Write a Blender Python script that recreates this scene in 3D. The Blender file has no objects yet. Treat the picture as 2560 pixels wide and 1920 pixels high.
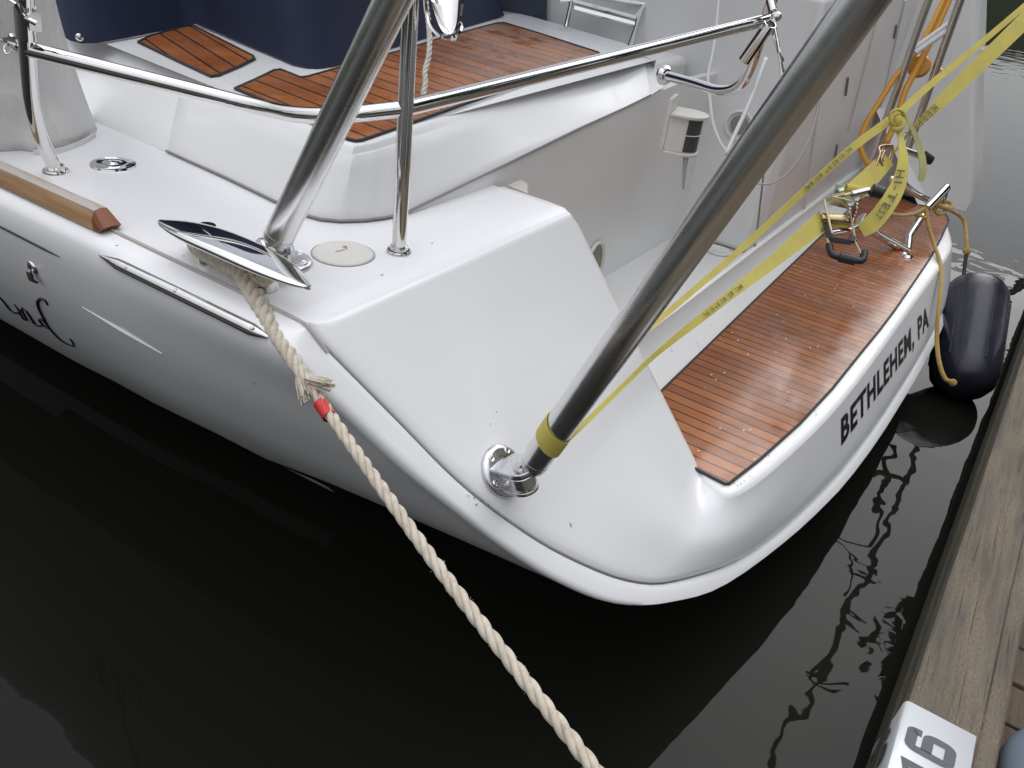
import bpy, bmesh, math, random
from mathutils import Vector, Matrix, noise
from mathutils.bvhtree import BVHTree
random.seed(7)
V = Vector
S = bpy.context.scene
COL = S.collection

# ------------------------------------------------------------------ camera
FPX = 2000.0
AX = V((1500, 1020, -2000)).normalized()
AZ = V((450, 3250, 2000)); AZ = (AZ - AX * AX.dot(AZ)).normalized()
AY = AZ.cross(AX)
ROT = Matrix((AX, AY, AZ))
CAM = V((0, 0, 1.9))
cd = bpy.data.cameras.new('camera'); cam = bpy.data.objects.new('camera', cd); COL.objects.link(cam)
cd.sensor_fit = 'HORIZONTAL'; cd.sensor_width = 36; cd.lens = FPX / 2560 * 36
cd.clip_start = 0.02; cd.clip_end = 1000
cam.matrix_world = Matrix.Translation(CAM) @ ROT.to_4x4()
S.camera = cam

# ------------------------------------------------------------------ world, sun, exposure
SUN_EL, SUN_AZ = math.radians(43), math.radians(88)
w = bpy.data.worlds.new('World'); S.world = w; w.use_nodes = True
nt = w.node_tree; nt.nodes.clear()
out = nt.nodes.new('ShaderNodeOutputWorld'); bg = nt.nodes.new('ShaderNodeBackground')
sky = nt.nodes.new('ShaderNodeTexSky'); sky.sky_type = 'NISHITA'; sky.sun_disc = False
sky.sun_elevation = SUN_EL; sky.sun_rotation = SUN_AZ
sky.air_density = 1.0; sky.dust_density = 0.6; sky.ozone_density = 1.0
hs = nt.nodes.new('ShaderNodeHueSaturation'); hs.inputs['Saturation'].default_value = 0.12
nt.links.new(sky.outputs[0], hs.inputs['Color']); nt.links.new(hs.outputs[0], bg.inputs[0])
bg.inputs[1].default_value = 0.15
# overcast: the cloud layer is dimmer towards the horizon
tc = nt.nodes.new('ShaderNodeTexCoord'); sx = nt.nodes.new('ShaderNodeSeparateXYZ'); nt.links.new(tc.outputs['Generated'], sx.inputs[0])
mx = nt.nodes.new('ShaderNodeMath'); mx.operation = 'MAXIMUM'; mx.inputs[1].default_value = 0.0; nt.links.new(sx.outputs['Z'], mx.inputs[0])
pw_ = nt.nodes.new('ShaderNodeMath'); pw_.operation = 'POWER'; pw_.inputs[1].default_value = 1.4; nt.links.new(mx.outputs[0], pw_.inputs[0])
mr = nt.nodes.new('ShaderNodeMath'); mr.operation = 'MULTIPLY_ADD'; mr.inputs[1].default_value = 1.9; mr.inputs[2].default_value = 0.24; nt.links.new(pw_.outputs[0], mr.inputs[0])
ml = nt.nodes.new('ShaderNodeMix'); ml.data_type = 'RGBA'; ml.blend_type = 'MULTIPLY'; ml.inputs[0].default_value = 1
fm = nt.nodes.new('ShaderNodeMix'); fm.data_type = 'RGBA'; fm.inputs[0].default_value = .55; fm.inputs[7].default_value = (2.75, 2.8, 2.95, 1)
nt.links.new(hs.outputs[0], fm.inputs[6]); nt.links.new(fm.outputs[2], ml.inputs[6]); nt.links.new(mr.outputs[0], ml.inputs[7]); nt.links.new(ml.outputs[2], bg.inputs[0])
nt.links.new(bg.outputs[0], out.inputs[0])
ld = bpy.data.lights.new('sun', 'SUN'); ld.energy = 0.5; ld.angle = math.radians(54); ld.color = (1, 0.98, 0.95)
sun = bpy.data.objects.new('sun', ld); COL.objects.link(sun)
sdir = V((math.sin(SUN_AZ) * math.cos(SUN_EL), math.cos(SUN_AZ) * math.cos(SUN_EL), math.sin(SUN_EL)))
sun.rotation_euler = sdir.to_track_quat('Z', 'Y').to_euler(); sun.location = (0, 0, 30)
S.view_settings.view_transform = 'Standard'; S.view_settings.look = 'None'
S.view_settings.exposure = 1.24; S.view_settings.gamma = 1.0
try: S.view_settings.use_curve_mapping = False
except Exception: pass
S.render.engine = 'CYCLES'

# ------------------------------------------------------------------ helpers
def ray(px, py):
    return ROT @ V((px - 1280, 960 - py, -FPX))
def at(px, py, x=None, y=None, z=None, d=None):
    r = ray(px, py)
    if x is not None: t = (x - CAM.x) / r.x
    elif y is not None: t = (y - CAM.y) / r.y
    elif z is not None: t = (z - CAM.z) / r.z
    else: t = d / FPX
    return CAM + r * t
def atp(px, py, z0, sx=0.0, sy=0.0, x0=0.0, y0=0.0):      # plane z = z0 + sx(x-x0) + sy(y-y0)
    r = ray(px, py)
    t = (z0 - sx * x0 - sy * y0 - CAM.z + sx * CAM.x + sy * CAM.y) / (r.z - sx * r.x - sy * r.y)
    return CAM + r * t
def proj(p):
    q = ROT.transposed() @ (V(p) - CAM)
    return (1280 + FPX * q.x / -q.z, 960 - FPX * q.y / -q.z)

def cr(pts, n=8, closed=False):
    P = [V(p) for p in pts]
    if len(P) < 3: return P
    res = []
    m = len(P)
    rng = range(m if closed else m - 1)
    for i in rng:
        if closed: a, b, c, d = P[(i - 1) % m], P[i], P[(i + 1) % m], P[(i + 2) % m]
        else:
            b, c = P[i], P[i + 1]
            a = P[i - 1] if i > 0 else b * 2 - c
            d = P[i + 2] if i + 2 < m else c * 2 - b
        for k in range(n):
            t = k / n
            res.append(0.5 * ((2 * b) + (c - a) * t + (2 * a - 5 * b + 4 * c - d) * t * t + (3 * b - a - 3 * c + d) * t ** 3))
    if not closed: res.append(P[-1])
    return res

def round_path(pts, rad, n=6):
    P = [V(p) for p in pts]; res = [P[0]]
    for i in range(1, len(P) - 1):
        a, b, c = P[i - 1], P[i], P[i + 1]
        r = rad[i - 1] if isinstance(rad, (list, tuple)) else rad
        r = min(r, (a - b).length * .49, (c - b).length * .49)
        s, e = b + (a - b).normalized() * r, b + (c - b).normalized() * r
        for k in range(n + 1):
            t = k / n
            res.append(s * (1 - t) ** 2 + b * 2 * t * (1 - t) + e * t * t)
    res.append(P[-1]); return res

class MB:
    def __init__(s): s.v = []; s.f = []; s.mi = []; s.cur = 0
    def add(s, vs, fs):
        o = len(s.v); s.v += [V(p) for p in vs]; s.f += [tuple(i + o for i in f) for f in fs]; s.mi += [s.cur] * len(fs)
    def frames(s, P):
        T = []
        for i in range(len(P)):
            a = P[max(0, i - 1)]; b = P[min(len(P) - 1, i + 1)]
            t = (b - a); T.append(t.normalized() if t.length > 1e-9 else V((0, 0, 1)))
        u = T[0].orthogonal().normalized(); U = [u]
        for i in range(1, len(P)):
            q = T[i - 1].rotation_difference(T[i]); u = q @ u
            u = (u - T[i] * T[i].dot(u)).normalized(); U.append(u)
        return T, U
    def tube(s, P, r, n=16, cap=True, sq=1.0):
        P = [V(p) for p in P]
        T, U = s.frames(P); vs = []; fs = []
        for i, p in enumerate(P):
            rr = r[i] if isinstance(r, (list, tuple)) else r
            w_ = T[i].cross(U[i])
            for k in range(n):
                a = 2 * math.pi * k / n
                vs.append(p + U[i] * math.cos(a) * rr + w_ * math.sin(a) * rr * sq)
        for i in range(len(P) - 1):
            for k in range(n):
                k2 = (k + 1) % n
                fs.append((i * n + k, i * n + k2, (i + 1) * n + k2, (i + 1) * n + k))
        if cap:
            fs.append(tuple(range(n - 1, -1, -1))); o = (len(P) - 1) * n; fs.append(tuple(o + k for k in range(n)))
        s.add(vs, fs); return s
    def grid(s, rows, closeu=False):
        n = len(rows[0]); vs = [p for r in rows for p in r]; fs = []
        for i in range(len(rows) - 1):
            for k in range(n if closeu else n - 1):
                k2 = (k + 1) % n
                fs.append((i * n + k, i * n + k2, (i + 1) * n + k2, (i + 1) * n + k))
        s.add(vs, fs); return s
    def box(s, c, a, b, d):
        c, a, b, d = V(c), V(a), V(b), V(d); vs = []
        for i in (-1, 1):
            for j in (-1, 1):
                for k in (-1, 1): vs.append(c + a * i + b * j + d * k)
        s.add(vs, [(0, 1, 3, 2), (4, 6, 7, 5), (0, 4, 5, 1), (2, 3, 7, 6), (0, 2, 6, 4), (1, 5, 7, 3)]); return s
    def bx(s, x0, x1, y0, y1, z0, z1):
        return s.box(((x0 + x1) / 2, (y0 + y1) / 2, (z0 + z1) / 2), ((x1 - x0) / 2, 0, 0), (0, (y1 - y0) / 2, 0), (0, 0, (z1 - z0) / 2))
    def bar(s, p, q, w_, h, up=(0, 0, 1)):
        p, q = V(p), V(q); t = (q - p).normalized(); up = V(up)
        sd = t.cross(up).normalized(); u = sd.cross(t)
        return s.box((p + q) / 2, (q - p) / 2, sd * w_ / 2, u * h / 2)
    def lathe(s, prof, o, ax=(0, 0, 1), n=32):
        ax = V(ax).normalized(); o = V(o); u = ax.orthogonal().normalized(); w_ = ax.cross(u); vs = []; fs = []
        for r, h in prof:
            for k in range(n):
                a = 2 * math.pi * k / n; vs.append(o + ax * h + (u * math.cos(a) + w_ * math.sin(a)) * max(r, 1e-5))
        for i in range(len(prof) - 1):
            for k in range(n):
                k2 = (k + 1) % n; fs.append((i * n + k, i * n + k2, (i + 1) * n + k2, (i + 1) * n + k))
        s.add(vs, fs); return s
    def extr(s, poly, vec):
        poly = [V(p) for p in poly]; vec = V(vec); n = len(poly)
        vs = poly + [p + vec for p in poly]
        fs = [tuple(range(n - 1, -1, -1)), tuple(range(n, 2 * n))] + [(i, (i + 1) % n, (i + 1) % n + n, i + n) for i in range(n)]
        s.add(vs, fs); return s
    def ribbon(s, P, W, wd, th=0.002):
        P = [V(p) for p in P]; rows = []
        for i, p in enumerate(P):
            a = P[max(0, i - 1)]; b = P[min(len(P) - 1, i + 1)]; t = (b - a).normalized()
            w_ = V(W[i]) if isinstance(W, list) else V(W)
            w_ = (w_ - t * t.dot(w_)).normalized(); nn = t.cross(w_)
            ww = wd[i] if isinstance(wd, list) else wd
            rows.append([p + w_ * ww / 2 + nn * th / 2, p - w_ * ww / 2 + nn * th / 2, p - w_ * ww / 2 - nn * th / 2, p + w_ * ww / 2 - nn * th / 2])
        s.grid(rows, closeu=True)
        o = len(s.v) - 4 * len(rows)
        s.f.append((o, o + 1, o + 2, o + 3)); s.f.append(tuple(len(s.v) - k for k in (1, 2, 3, 4))); s.mi += [s.cur] * 2
        return s
    def build(s, name, mat, parent=None, smooth=35, bevel=0, sub=0, fixn=True, bseg=2):
        me = bpy.data.meshes.new(name)
        root = V((0, 0, 0)); p = parent
        while p is not None: root = root + V(p.location); p = p.parent
        if parent is None and s.v:
            lo = V((min(v.x for v in s.v), min(v.y for v in s.v), min(v.z for v in s.v))); hi = V((max(v.x for v in s.v), max(v.y for v in s.v), max(v.z for v in s.v)))
            loc = V(((lo.x + hi.x) / 2, (lo.y + hi.y) / 2, lo.z)); root = loc
        else: loc = V((0, 0, 0))
        me.from_pydata([v - root for v in s.v], [], s.f)
        bm = bmesh.new(); bm.from_mesh(me); bmesh.ops.remove_doubles(bm, verts=bm.verts, dist=1e-6)
        if fixn: bmesh.ops.recalc_face_normals(bm, faces=bm.faces)
        bm.to_mesh(me); bm.free()
        mats = mat if isinstance(mat, (list, tuple)) else [mat]
        for m in mats: me.materials.append(m)
        if len(mats) > 1 and len(me.polygons) == len(s.mi):
            for i, pl in enumerate(me.polygons): pl.material_index = s.mi[i]
        o = bpy.data.objects.new(name, me); COL.objects.link(o); o.location = loc
        if parent is not None: o.parent = parent
        if smooth:
            for pl in me.polygons: pl.use_smooth = True
            if smooth < 180: me.set_sharp_from_angle(angle=math.radians(smooth))
        if bevel:
            b = o.modifiers.new('bevel', 'BEVEL'); b.width = bevel; b.segments = bseg; b.limit_method = 'ANGLE'; b.angle_limit = math.radians(40)
            b.harden_normals = True
        if sub:
            b = o.modifiers.new('sub', 'SUBSURF'); b.levels = sub; b.render_levels = sub
        return o

def tri_fill(mb, poly, parts=None):
    bm = bmesh.new(); vs = [bm.verts.new(p) for p in poly]; f = bm.faces.new(vs)
    bmesh.ops.triangulate(bm, faces=[f], ngon_method='EAR_CLIP')
    bm.verts.index_update(); mb.add([v.co.copy() for v in bm.verts], [tuple(v.index for v in f.verts) for f in bm.faces]); bm.free()

def tag(o, label=None, cat=None, group=None, kind=None):
    if label: o['label'] = label
    if cat: o['category'] = cat
    if group: o['group'] = group
    if kind: o['kind'] = kind
    return o
def empty(name, loc, label=None, cat=None, group=None, parent=None):
    o = bpy.data.objects.new(name, None); COL.objects.link(o); o.empty_display_size = .1
    o.location = V(loc) - (V(parent.location) if parent else V((0, 0, 0)))
    if parent: o.parent = parent
    return tag(o, label, cat, group)

# ------------------------------------------------------------------ materials
def mat(name, col, rough=.5, metal=0, **k):
    m = bpy.data.materials.new(name); m.use_nodes = True
    b = m.node_tree.nodes['Principled BSDF']; b.inputs['Base Color'].default_value = (*col, 1)
    b.inputs['Roughness'].default_value = rough; b.inputs['Metallic'].default_value = metal
    for a, v in k.items(): b.inputs[a].default_value = v
    return m
def N(m, t, **k):
    n = m.node_tree.nodes.new(t)
    for a, v in k.items():
        if a.startswith('i_'): n.inputs[a[2:].replace('_', ' ')].default_value = v
        else: setattr(n, a, v)
    return n
def L(m, a, b): m.node_tree.links.new(a, b)
def B(m): return m.node_tree.nodes['Principled BSDF']
def coord(m, scale=(1, 1, 1), rot=(0, 0, 0), loc=(0, 0, 0), kind='Object'):
    tc = N(m, 'ShaderNodeTexCoord'); mp = N(m, 'ShaderNodeMapping')
    mp.inputs['Scale'].default_value = scale; mp.inputs['Rotation'].default_value = rot; mp.inputs['Location'].default_value = loc
    L(m, tc.outputs[kind], mp.inputs[0]); return mp.outputs[0]
def ramp(m, fac, stops):
    r = N(m, 'ShaderNodeValToRGB'); L(m, fac, r.inputs[0]); e = r.color_ramp.elements
    while len(e) < len(stops): e.new(.5)
    for i, (p, c) in enumerate(stops):
        e[i].position = p; e[i].color = (*c, 1) if len(c) == 3 else c
    return r.outputs[0]
def noi(m, co, sc, det=4, rough=.5, dist=0):
    n = N(m, 'ShaderNodeTexNoise'); n.inputs['Scale'].default_value = sc; n.inputs['Detail'].default_value = det
    n.inputs['Roughness'].default_value = rough; n.inputs['Distortion'].default_value = dist; L(m, co, n.inputs['Vector']); return n.outputs['Fac']
def mix(m, f, a, b, bt='MIX'):
    n = N(m, 'ShaderNodeMix', data_type='RGBA', blend_type=bt)
    if isinstance(f, (int, float)): n.inputs[0].default_value = f
    else: L(m, f, n.inputs[0])
    for i, v in ((6, a), (7, b)):
        if isinstance(v, tuple): n.inputs[i].default_value = (*v, 1) if len(v) == 3 else v
        else: L(m, v, n.inputs[i])
    return n.outputs[2]
def bump(m, h, st=.2, dist=.01):
    b = N(m, 'ShaderNodeBump'); b.inputs['Strength'].default_value = st; b.inputs['Distance'].default_value = dist
    L(m, h, b.inputs['Height']); L(m, b.outputs[0], B(m).inputs['Normal']); return b

def gelcoat(name, base, rough=.22, dirt=.05, speck=True):
    m = mat(name, base, rough); B(m).inputs['Coat Weight'].default_value = .2; B(m).inputs['Coat Roughness'].default_value = .16
    co = coord(m)
    n1 = noi(m, co, 1.3, 3, .5); f1 = ramp(m, n1, [(.2, (0, 0, 0)), (.9, (dirt * 1.6,) * 3)])
    c = mix(m, f1, base, (base[0] * .72, base[1] * .70, base[2] * .64))
    if speck:
        n2 = noi(m, co, 120, 2, .5); f2 = ramp(m, n2, [(.80, (0, 0, 0)), (.83, (.5, .5, .5))])
        n3 = noi(m, co, 2.3, 2); f3 = ramp(m, n3, [(.5, (0, 0, 0)), (.62, (1, 1, 1))])
        ff = N(m, 'ShaderNodeMath', operation='MULTIPLY'); L(m, f2, ff.inputs[0]); L(m, f3, ff.inputs[1])
        c = mix(m, ff.outputs[0], c, (.16, .14, .12))
    L(m, c, B(m).inputs['Base Color'])
    nr = noi(m, co, 4, 2); rr = ramp(m, nr, [(.1, (rough * .9,) * 3), (.9, (rough * 1.35,) * 3)]); L(m, rr, B(m).inputs['Roughness'])
    return m
WHITE = gelcoat('white_gelcoat', (.82, .82, .83), speck=False)
WHITEC = gelcoat('white_moulding', (.77, .77, .765), .3, speck=False)
CREAM = gelcoat('cream_plastic', (.72, .695, .645), .35, .2, speck=False)
LOCKER = gelcoat('locker_panel', (.75, .75, .745), .3, speck=False)

def steel(name, col=(.72, .71, .70), rough=.09, scr=.5, sc=(1, 1, 1)):
    m = mat(name, col, rough, 1.0)
    co = coord(m, sc); n = noi(m, co, 60, 4, .6)
    rr = ramp(m, n, [(.25, (rough * .8,) * 3), (.8, (rough * (1 + .5 * scr),) * 3)]); L(m, rr, B(m).inputs['Roughness'])
    n2 = noi(m, co, 240, 3); bump(m, n2, .02 * scr, .0006)
    c = ramp(m, noi(m, coord(m), 90, 3, .6), [(.3, tuple(x * .95 for x in col)), (.7, col)]); L(m, c, B(m).inputs['Base Color'])
    return m
POLISH = steel('polished_steel', rough=.07, scr=.6)
CHROME = steel('chrome', (.78, .77, .76), .045, .3)
BRUSH = steel('brushed_tube', (.72, .72, .72), .27, .08)
CAST = steel('cast_fitting', (.64, .64, .66), .26, .8)
ZINC = steel('zinc_plate', (.50, .42, .24), .25, .6)
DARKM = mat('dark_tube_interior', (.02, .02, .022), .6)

def teak(name, pitch, ang, light=(.385, .125, .030), dark=(.20, .055, .014), off=0.0, wet=.22, lw=.07):
    m = mat(name, light, wet)
    co = coord(m, (1, 1, 1), (0, 0, ang))
    sep = N(m, 'ShaderNodeSeparateXYZ'); L(m, co, sep.inputs[0])
    d = N(m, 'ShaderNodeMath', operation='DIVIDE'); L(m, sep.outputs['X'], d.inputs[0]); d.inputs[1].default_value = pitch
    ad = N(m, 'ShaderNodeMath', operation='ADD'); L(m, d.outputs[0], ad.inputs[0]); ad.inputs[1].default_value = off + 100
    fr = N(m, 'ShaderNodeMath', operation='FRACT'); L(m, ad.outputs[0], fr.inputs[0])
    fl = N(m, 'ShaderNodeMath', operation='FLOOR'); L(m, ad.outputs[0], fl.inputs[0])
    wn = N(m, 'ShaderNodeTexWhiteNoise', noise_dimensions='1D'); L(m, fl.outputs[0], wn.inputs['W'])
    # grain stretched along the plank
    cmb = N(m, 'ShaderNodeCombineXYZ')
    gx = N(m, 'ShaderNodeMath', operation='MULTIPLY'); L(m, sep.outputs['X'], gx.inputs[0]); gx.inputs[1].default_value = 90
    gy = N(m, 'ShaderNodeMath', operation='MULTIPLY'); L(m, sep.outputs['Y'], gy.inputs[0]); gy.inputs[1].default_value = 5
    gz = N(m, 'ShaderNodeMath', operation='MULTIPLY'); L(m, wn.outputs['Value'], gz.inputs[0]); gz.inputs[1].default_value = 30
    L(m, gx.outputs[0], cmb.inputs[0]); L(m, gy.outputs[0], cmb.inputs[1]); L(m, gz.outputs[0], cmb.inputs[2])
    g = noi(m, cmb.outputs[0], 1.0, 5, .65)
    gc = ramp(m, g, [(.3, dark), (.62, light)])
    tone = mix(m, .7, gc, mix(m, wn.outputs['Value'], (.41, .135, .034), (.21, .060, .018)))
    bl = noi(m, coord(m), 5, 5, .7); blf = ramp(m, bl, [(.45, (0, 0, 0)), (.7, (.45, .45, .45))])
    tone = mix(m, blf, tone, (.13, .045, .022))
    wt = noi(m, coord(m), 9, 6, .75); wf = ramp(m, wt, [(.62, (0, 0, 0)), (.85, (.22, .22, .22))])
    tone = mix(m, wf, tone, (.40, .25, .18))
    ab = N(m, 'ShaderNodeMath', operation='SUBTRACT'); L(m, fr.outputs[0], ab.inputs[0]); ab.inputs[1].default_value = .5
    ab2 = N(m, 'ShaderNodeMath', operation='ABSOLUTE'); L(m, ab.outputs[0], ab2.inputs[0])
    ln = N(m, 'ShaderNodeMath', operation='GREATER_THAN'); L(m, ab2.outputs[0], ln.inputs[0]); ln.inputs[1].default_value = .5 - lw
    L(m, mix(m, ln.outputs[0], tone, (.022, .017, .015)), B(m).inputs['Base Color'])
    rr = ramp(m, noi(m, coord(m), 7, 5, .65), [(.35, (wet * .6,) * 3), (.7, (wet * 2.1,) * 3)])
    L(m, rr, B(m).inputs['Roughness'])
    iv = N(m, 'ShaderNodeMath', operation='SUBTRACT'); iv.inputs[0].default_value = 1; L(m, ln.outputs[0], iv.inputs[1])
    hh = N(m, 'ShaderNodeMath', operation='MULTIPLY_ADD'); L(m, g, hh.inputs[0]); hh.inputs[1].default_value = .35; L(m, iv.outputs[0], hh.inputs[2])
    bump(m, hh.outputs[0], .22, .002)
    return m
CAULK = mat('dark_caulk', (.03, .027, .025), .6)
SEAM = mat('beige_sealant', (.40, .38, .35), .6)
GAP = mat('panel_gap', (.24, .23, .22), .7)

def yellow_web(name, c1=(.58, .49, .105), c2=(.52, .44, .105)):
    m = mat(name, c1, .75); co = coord(m)
    n = noi(m, co, 14, 4); c = ramp(m, n, [(.35, c1), (.65, c2)])
    L(m, c, B(m).inputs['Base Color'])
    wv = N(m, 'ShaderNodeTexWave', wave_type='BANDS', bands_direction='DIAGONAL'); wv.inputs['Scale'].default_value = 260; wv.inputs['Distortion'].default_value = 1.5
    L(m, co, wv.inputs['Vector']); bump(m, wv.outputs['Fac'], .35, .0008)
    return m
WEB = yellow_web('yellow_webbing')
INK = mat('black_ink', (.10, .09, .04), .7)
BLACKR = mat('black_rubber', (.014, .014, .016), .45)
LETTER = mat('navy_vinyl', (.010, .010, .022), .3)

def rope_mat(name, c1, c2):
    m = mat(name, c1, .9); co = coord(m)
    n = noi(m, co, 55, 5, .7); L(m, ramp(m, n, [(.3, c2), (.6, c1)]), B(m).inputs['Base Color'])
    wv = N(m, 'ShaderNodeTexNoise'); wv.inputs['Scale'].default_value = 700; L(m, co, wv.inputs['Vector']); bump(m, wv.outputs['Fac'], .5, .0012)
    B(m).inputs['Sheen Weight'].default_value = .3
    return m
ROPE = rope_mat('tan_rope', (.60, .535, .44), (.42, .36, .275))
YROPE = rope_mat('yellow_line', (.42, .28, .06), (.30, .18, .04))
WCORD = rope_mat('white_cord', (.70, .69, .62), (.55, .54, .48))
ORANGE = mat('orange_hose', (.62, .30, .03), .4)
RED = mat('red_tape', (.55, .03, .03), .4)

def canvas(name, c, rough=.85, sc=900):
    m = mat(name, c, rough); co = coord(m)
    n = noi(m, co, 4, 5, .6); L(m, ramp(m, n, [(.3, tuple(x * .8 for x in c)), (.7, c)]), B(m).inputs['Base Color'])
    n2 = noi(m, co, sc, 2); bump(m, n2, .25, .001); return m
NAVY = canvas('navy_canvas', (.006, .012, .044))
GREYNAVY = canvas('grey_navy_canvas', (.05, .06, .085))
OFFW = canvas('off_white_canvas', (.72, .71, .69)); _n = noi(OFFW, coord(OFFW, (1, 1, .6)), 7, 5, .6, 1.2); bump(OFFW, _n, .55, .03)

# water
WATER = mat('harbour_water', (.010, .010, .008), .015); B(WATER).inputs['IOR'].default_value = 1.333; B(WATER).inputs['Specular IOR Level'].default_value = .20
co = coord(WATER, (1, 1, 1))
n1 = noi(WATER, co, 1.5, 2, .5, .3); n2 = noi(WATER, co, 4.5, 2, .5, .5)
mm = N(WATER, 'ShaderNodeMath', operation='MULTIPLY_ADD'); L(WATER, n2, mm.inputs[0]); mm.inputs[1].default_value = .15; L(WATER, n1, mm.inputs[2])
bump(WATER, mm.outputs[0], .16, .05)

# weathered wood for the dock
def oldwood(name, c1, c2, c3, sx=3, sy=60):
    m = mat(name, c1, .9); co = coord(m, (sx, sy, sy))
    n = noi(m, co, 1.0, 7, .7); base = ramp(m, n, [(.28, c2), (.6, c1)])
    n2 = noi(m, coord(m, (3.5, 12, 12)), 1.0, 4, .6); pf = ramp(m, n2, [(.40, (0, 0, 0)), (.62, (1, 1, 1))])
    n3 = noi(m, coord(m, (70, 260, 260)), 1.0, 5, .75); pf2 = ramp(m, n3, [(.40, (0, 0, 0)), (.66, (1, 1, 1))])
    ml = N(m, 'ShaderNodeMath', operation='MULTIPLY'); L(m, pf, ml.inputs[0]); L(m, pf2, ml.inputs[1])
    c = mix(m, ml.outputs[0], base, c3)
    n4 = noi(m, coord(m, (3.5, 150, 150)), 1.0, 3, .6); ck = ramp(m, n4, [(.60, (0, 0, 0)), (.68, (.75, .75, .75))])
    c = mix(m, ck, c, (.05, .04, .03))
    L(m, c, B(m).inputs['Base Color'])
    hh = N(m, 'ShaderNodeMath', operation='ADD'); L(m, n, hh.inputs[0]); L(m, n3, hh.inputs[1])
    bump(m, hh.outputs[0], .95, .006)
    return m
DOCK = oldwood('weathered_timber', (.175, .152, .120), (.085, .074, .060), (.30, .235, .15))
DOCKG = oldwood('algae_timber', (.055, .050, .028), (.02, .018, .012), (.08, .07, .035))
DOCKB = oldwood('brown_board', (.17, .13, .085), (.07, .055, .04), (.16, .12, .09), 8, 80)
SIGNW = gelcoat('sign_plastic', (.72, .745, .78), .35, .2)
SIGNK = mat('sign_black', (.075, .075, .09), .5)

# ------------------------------------------------------------------ water surface
wb = MB(); wb.add([(-400, -400, .15), (400, -400, .15), (400, 400, .15), (-400, 400, .15)], [(0, 1, 2, 3)])
tag(wb.build('water', WATER, smooth=0), kind='structure')
wb = MB(); wb.add([(-400, -400, -3), (400, -400, -3), (400, 400, -3), (-400, 400, -3)], [(0, 1, 2, 3)])
tag(wb.build('harbour_bed', mat('mud', (.03, .025, .015), .9), smooth=0), kind='structure')

# ------------------------------------------------------------------ the sailboat
boat = empty('sailboat', (3.3, 2.0, .15), 'white sailing yacht moored stern to the dock with teak swim platform and BETHLEHEM, PA lettering', 'sailboat')
XC = 3.3
def sm(t): return t * t * (3 - 2 * t)
def table(T_, x):
    if x > XC: x = 2 * XC - x
    if x <= T_[0][0]: return T_[0][1]
    for (a, ya), (b, yb) in zip(T_, T_[1:]):
        if x <= b:
            t = (x - a) / (b - a); return ya + (yb - ya) * t
    return T_[-1][1]
def smooth_table(T_):
    P = cr([V((a, b, 0)) for a, b in T_], 8); return [(p.x, p.y) for p in P]
DBOT = smooth_table([(1.0, 0), (1.15, .002), (1.3, .008), (1.45, .013), (1.6, .008), (1.8, -.010), (2.0, -.031), (2.2, -.050), (2.4, -.070), (2.8, -.095), (3.3, -.112)])
FIL = [(1.2375, .8809), (1.2435, .8875), (1.2470, .8940), (1.2490, .9030), (1.2497, .93)]
def TY(x, z):
    if z >= FIL[-1][0]: return FIL[-1][1]
    if z > FIL[0][0]:
        for (a, ya), (b, yb) in zip(FIL, FIL[1:]):
            if z <= b: return ya + (yb - ya) * (z - a) / (b - a)
    return .892 - .887 * (1.25 - z) + table(DBOT, x)
O_ = [(.833, 1.2497), (.806, 1.243), (.786, 1.222), (.792, 1.178), (.838, 1.095), (.885, 1.01), (.938, .930), (1.008, .832), (1.085, .743), (1.20, .646), (1.365, .56), (1.592, .484), (2.01, .435), (2.45, .415), (3.3, .41)]
G_ = [(.839, 1.2497), (.840, 1.2455), (.842, 1.238), (.848, 1.212), (.867, 1.172), (.913, 1.079), (.969, .966), (1.040, .866), (1.13, .768), (1.27, .653), (1.43, .570), (1.69, .494), (2.05, .459), (2.5, .446), (3.3, .44)]
Q_ = [(1.71, 1.2497), (1.71, 1.2460), (1.71, 1.239), (1.71, 1.22), (1.71, 1.15), (1.71, 1.06), (1.71, .97), (1.71, .88), (1.71, .79), (1.71, .703), (1.664, .694), (1.700, .689), (2.06, .689), (2.5, .690), (3.3, .690)]
DQ_ = [0, 0, 0, 0, 0, 0, 0, 0, 0, 0, -.052, -.114, -.173, -.209, -.232]
SA_ = [(.833, 1.2497), (.805, 1.243), (.786, 1.222), (.782, 1.17), (.800, 1.08), (.828, 1.0), (.865, .92), (.915, .83), (.985, .73), (1.08, .61), (1.20, .48), (1.36, .32), (1.545, .15), (2.2, -.1), (3.3, -.15)]
SB_ = [(.833, 1.2497), (.805, 1.243), (.785, 1.22), (.780, 1.17), (.795, 1.08), (.820, 1.0), (.855, .92), (.900, .83), (.965, .72), (1.055, .60), (1.165, .47), (1.31, .32), (1.487, .15), (2.1, -.15), (3.3, -.25)]
def dense(L_, n=4):
    P = cr([V((a, b, 0)) for a, b in L_], n); return [(p.x, p.y) for p in P]
Od, Gd, Qd, SAd, SBd = dense(O_), dense(G_), dense(Q_), dense(SA_), dense(SB_)
def Sy(y):
    t = min(1, max(0, (y - 1.4) / .8)); o = max(0, min(.07, (y - 2.0) * .05))
    return [(a + (c - a) * t - o * max(0, 1 - abs(d - .2) / .9) * (1 if d < 1.1 else 0), b + (d - b) * t) for (a, b), (c, d) in zip(SAd, SBd)]
Dd = [p.z for p in cr([V((a, b, 0)) + V((0, 0, d)) for (a, b), d in zip(Q_, DQ_)], 4)]
Qd = [(p.x, p.y) for p in cr([V((a, b, d)) for (a, b), d in zip(Q_, DQ_)], 4)]
Dd = [min(0, d) for d in Dd]
PLN = lambda z: .892 - .887 * (1.25 - z)
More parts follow.
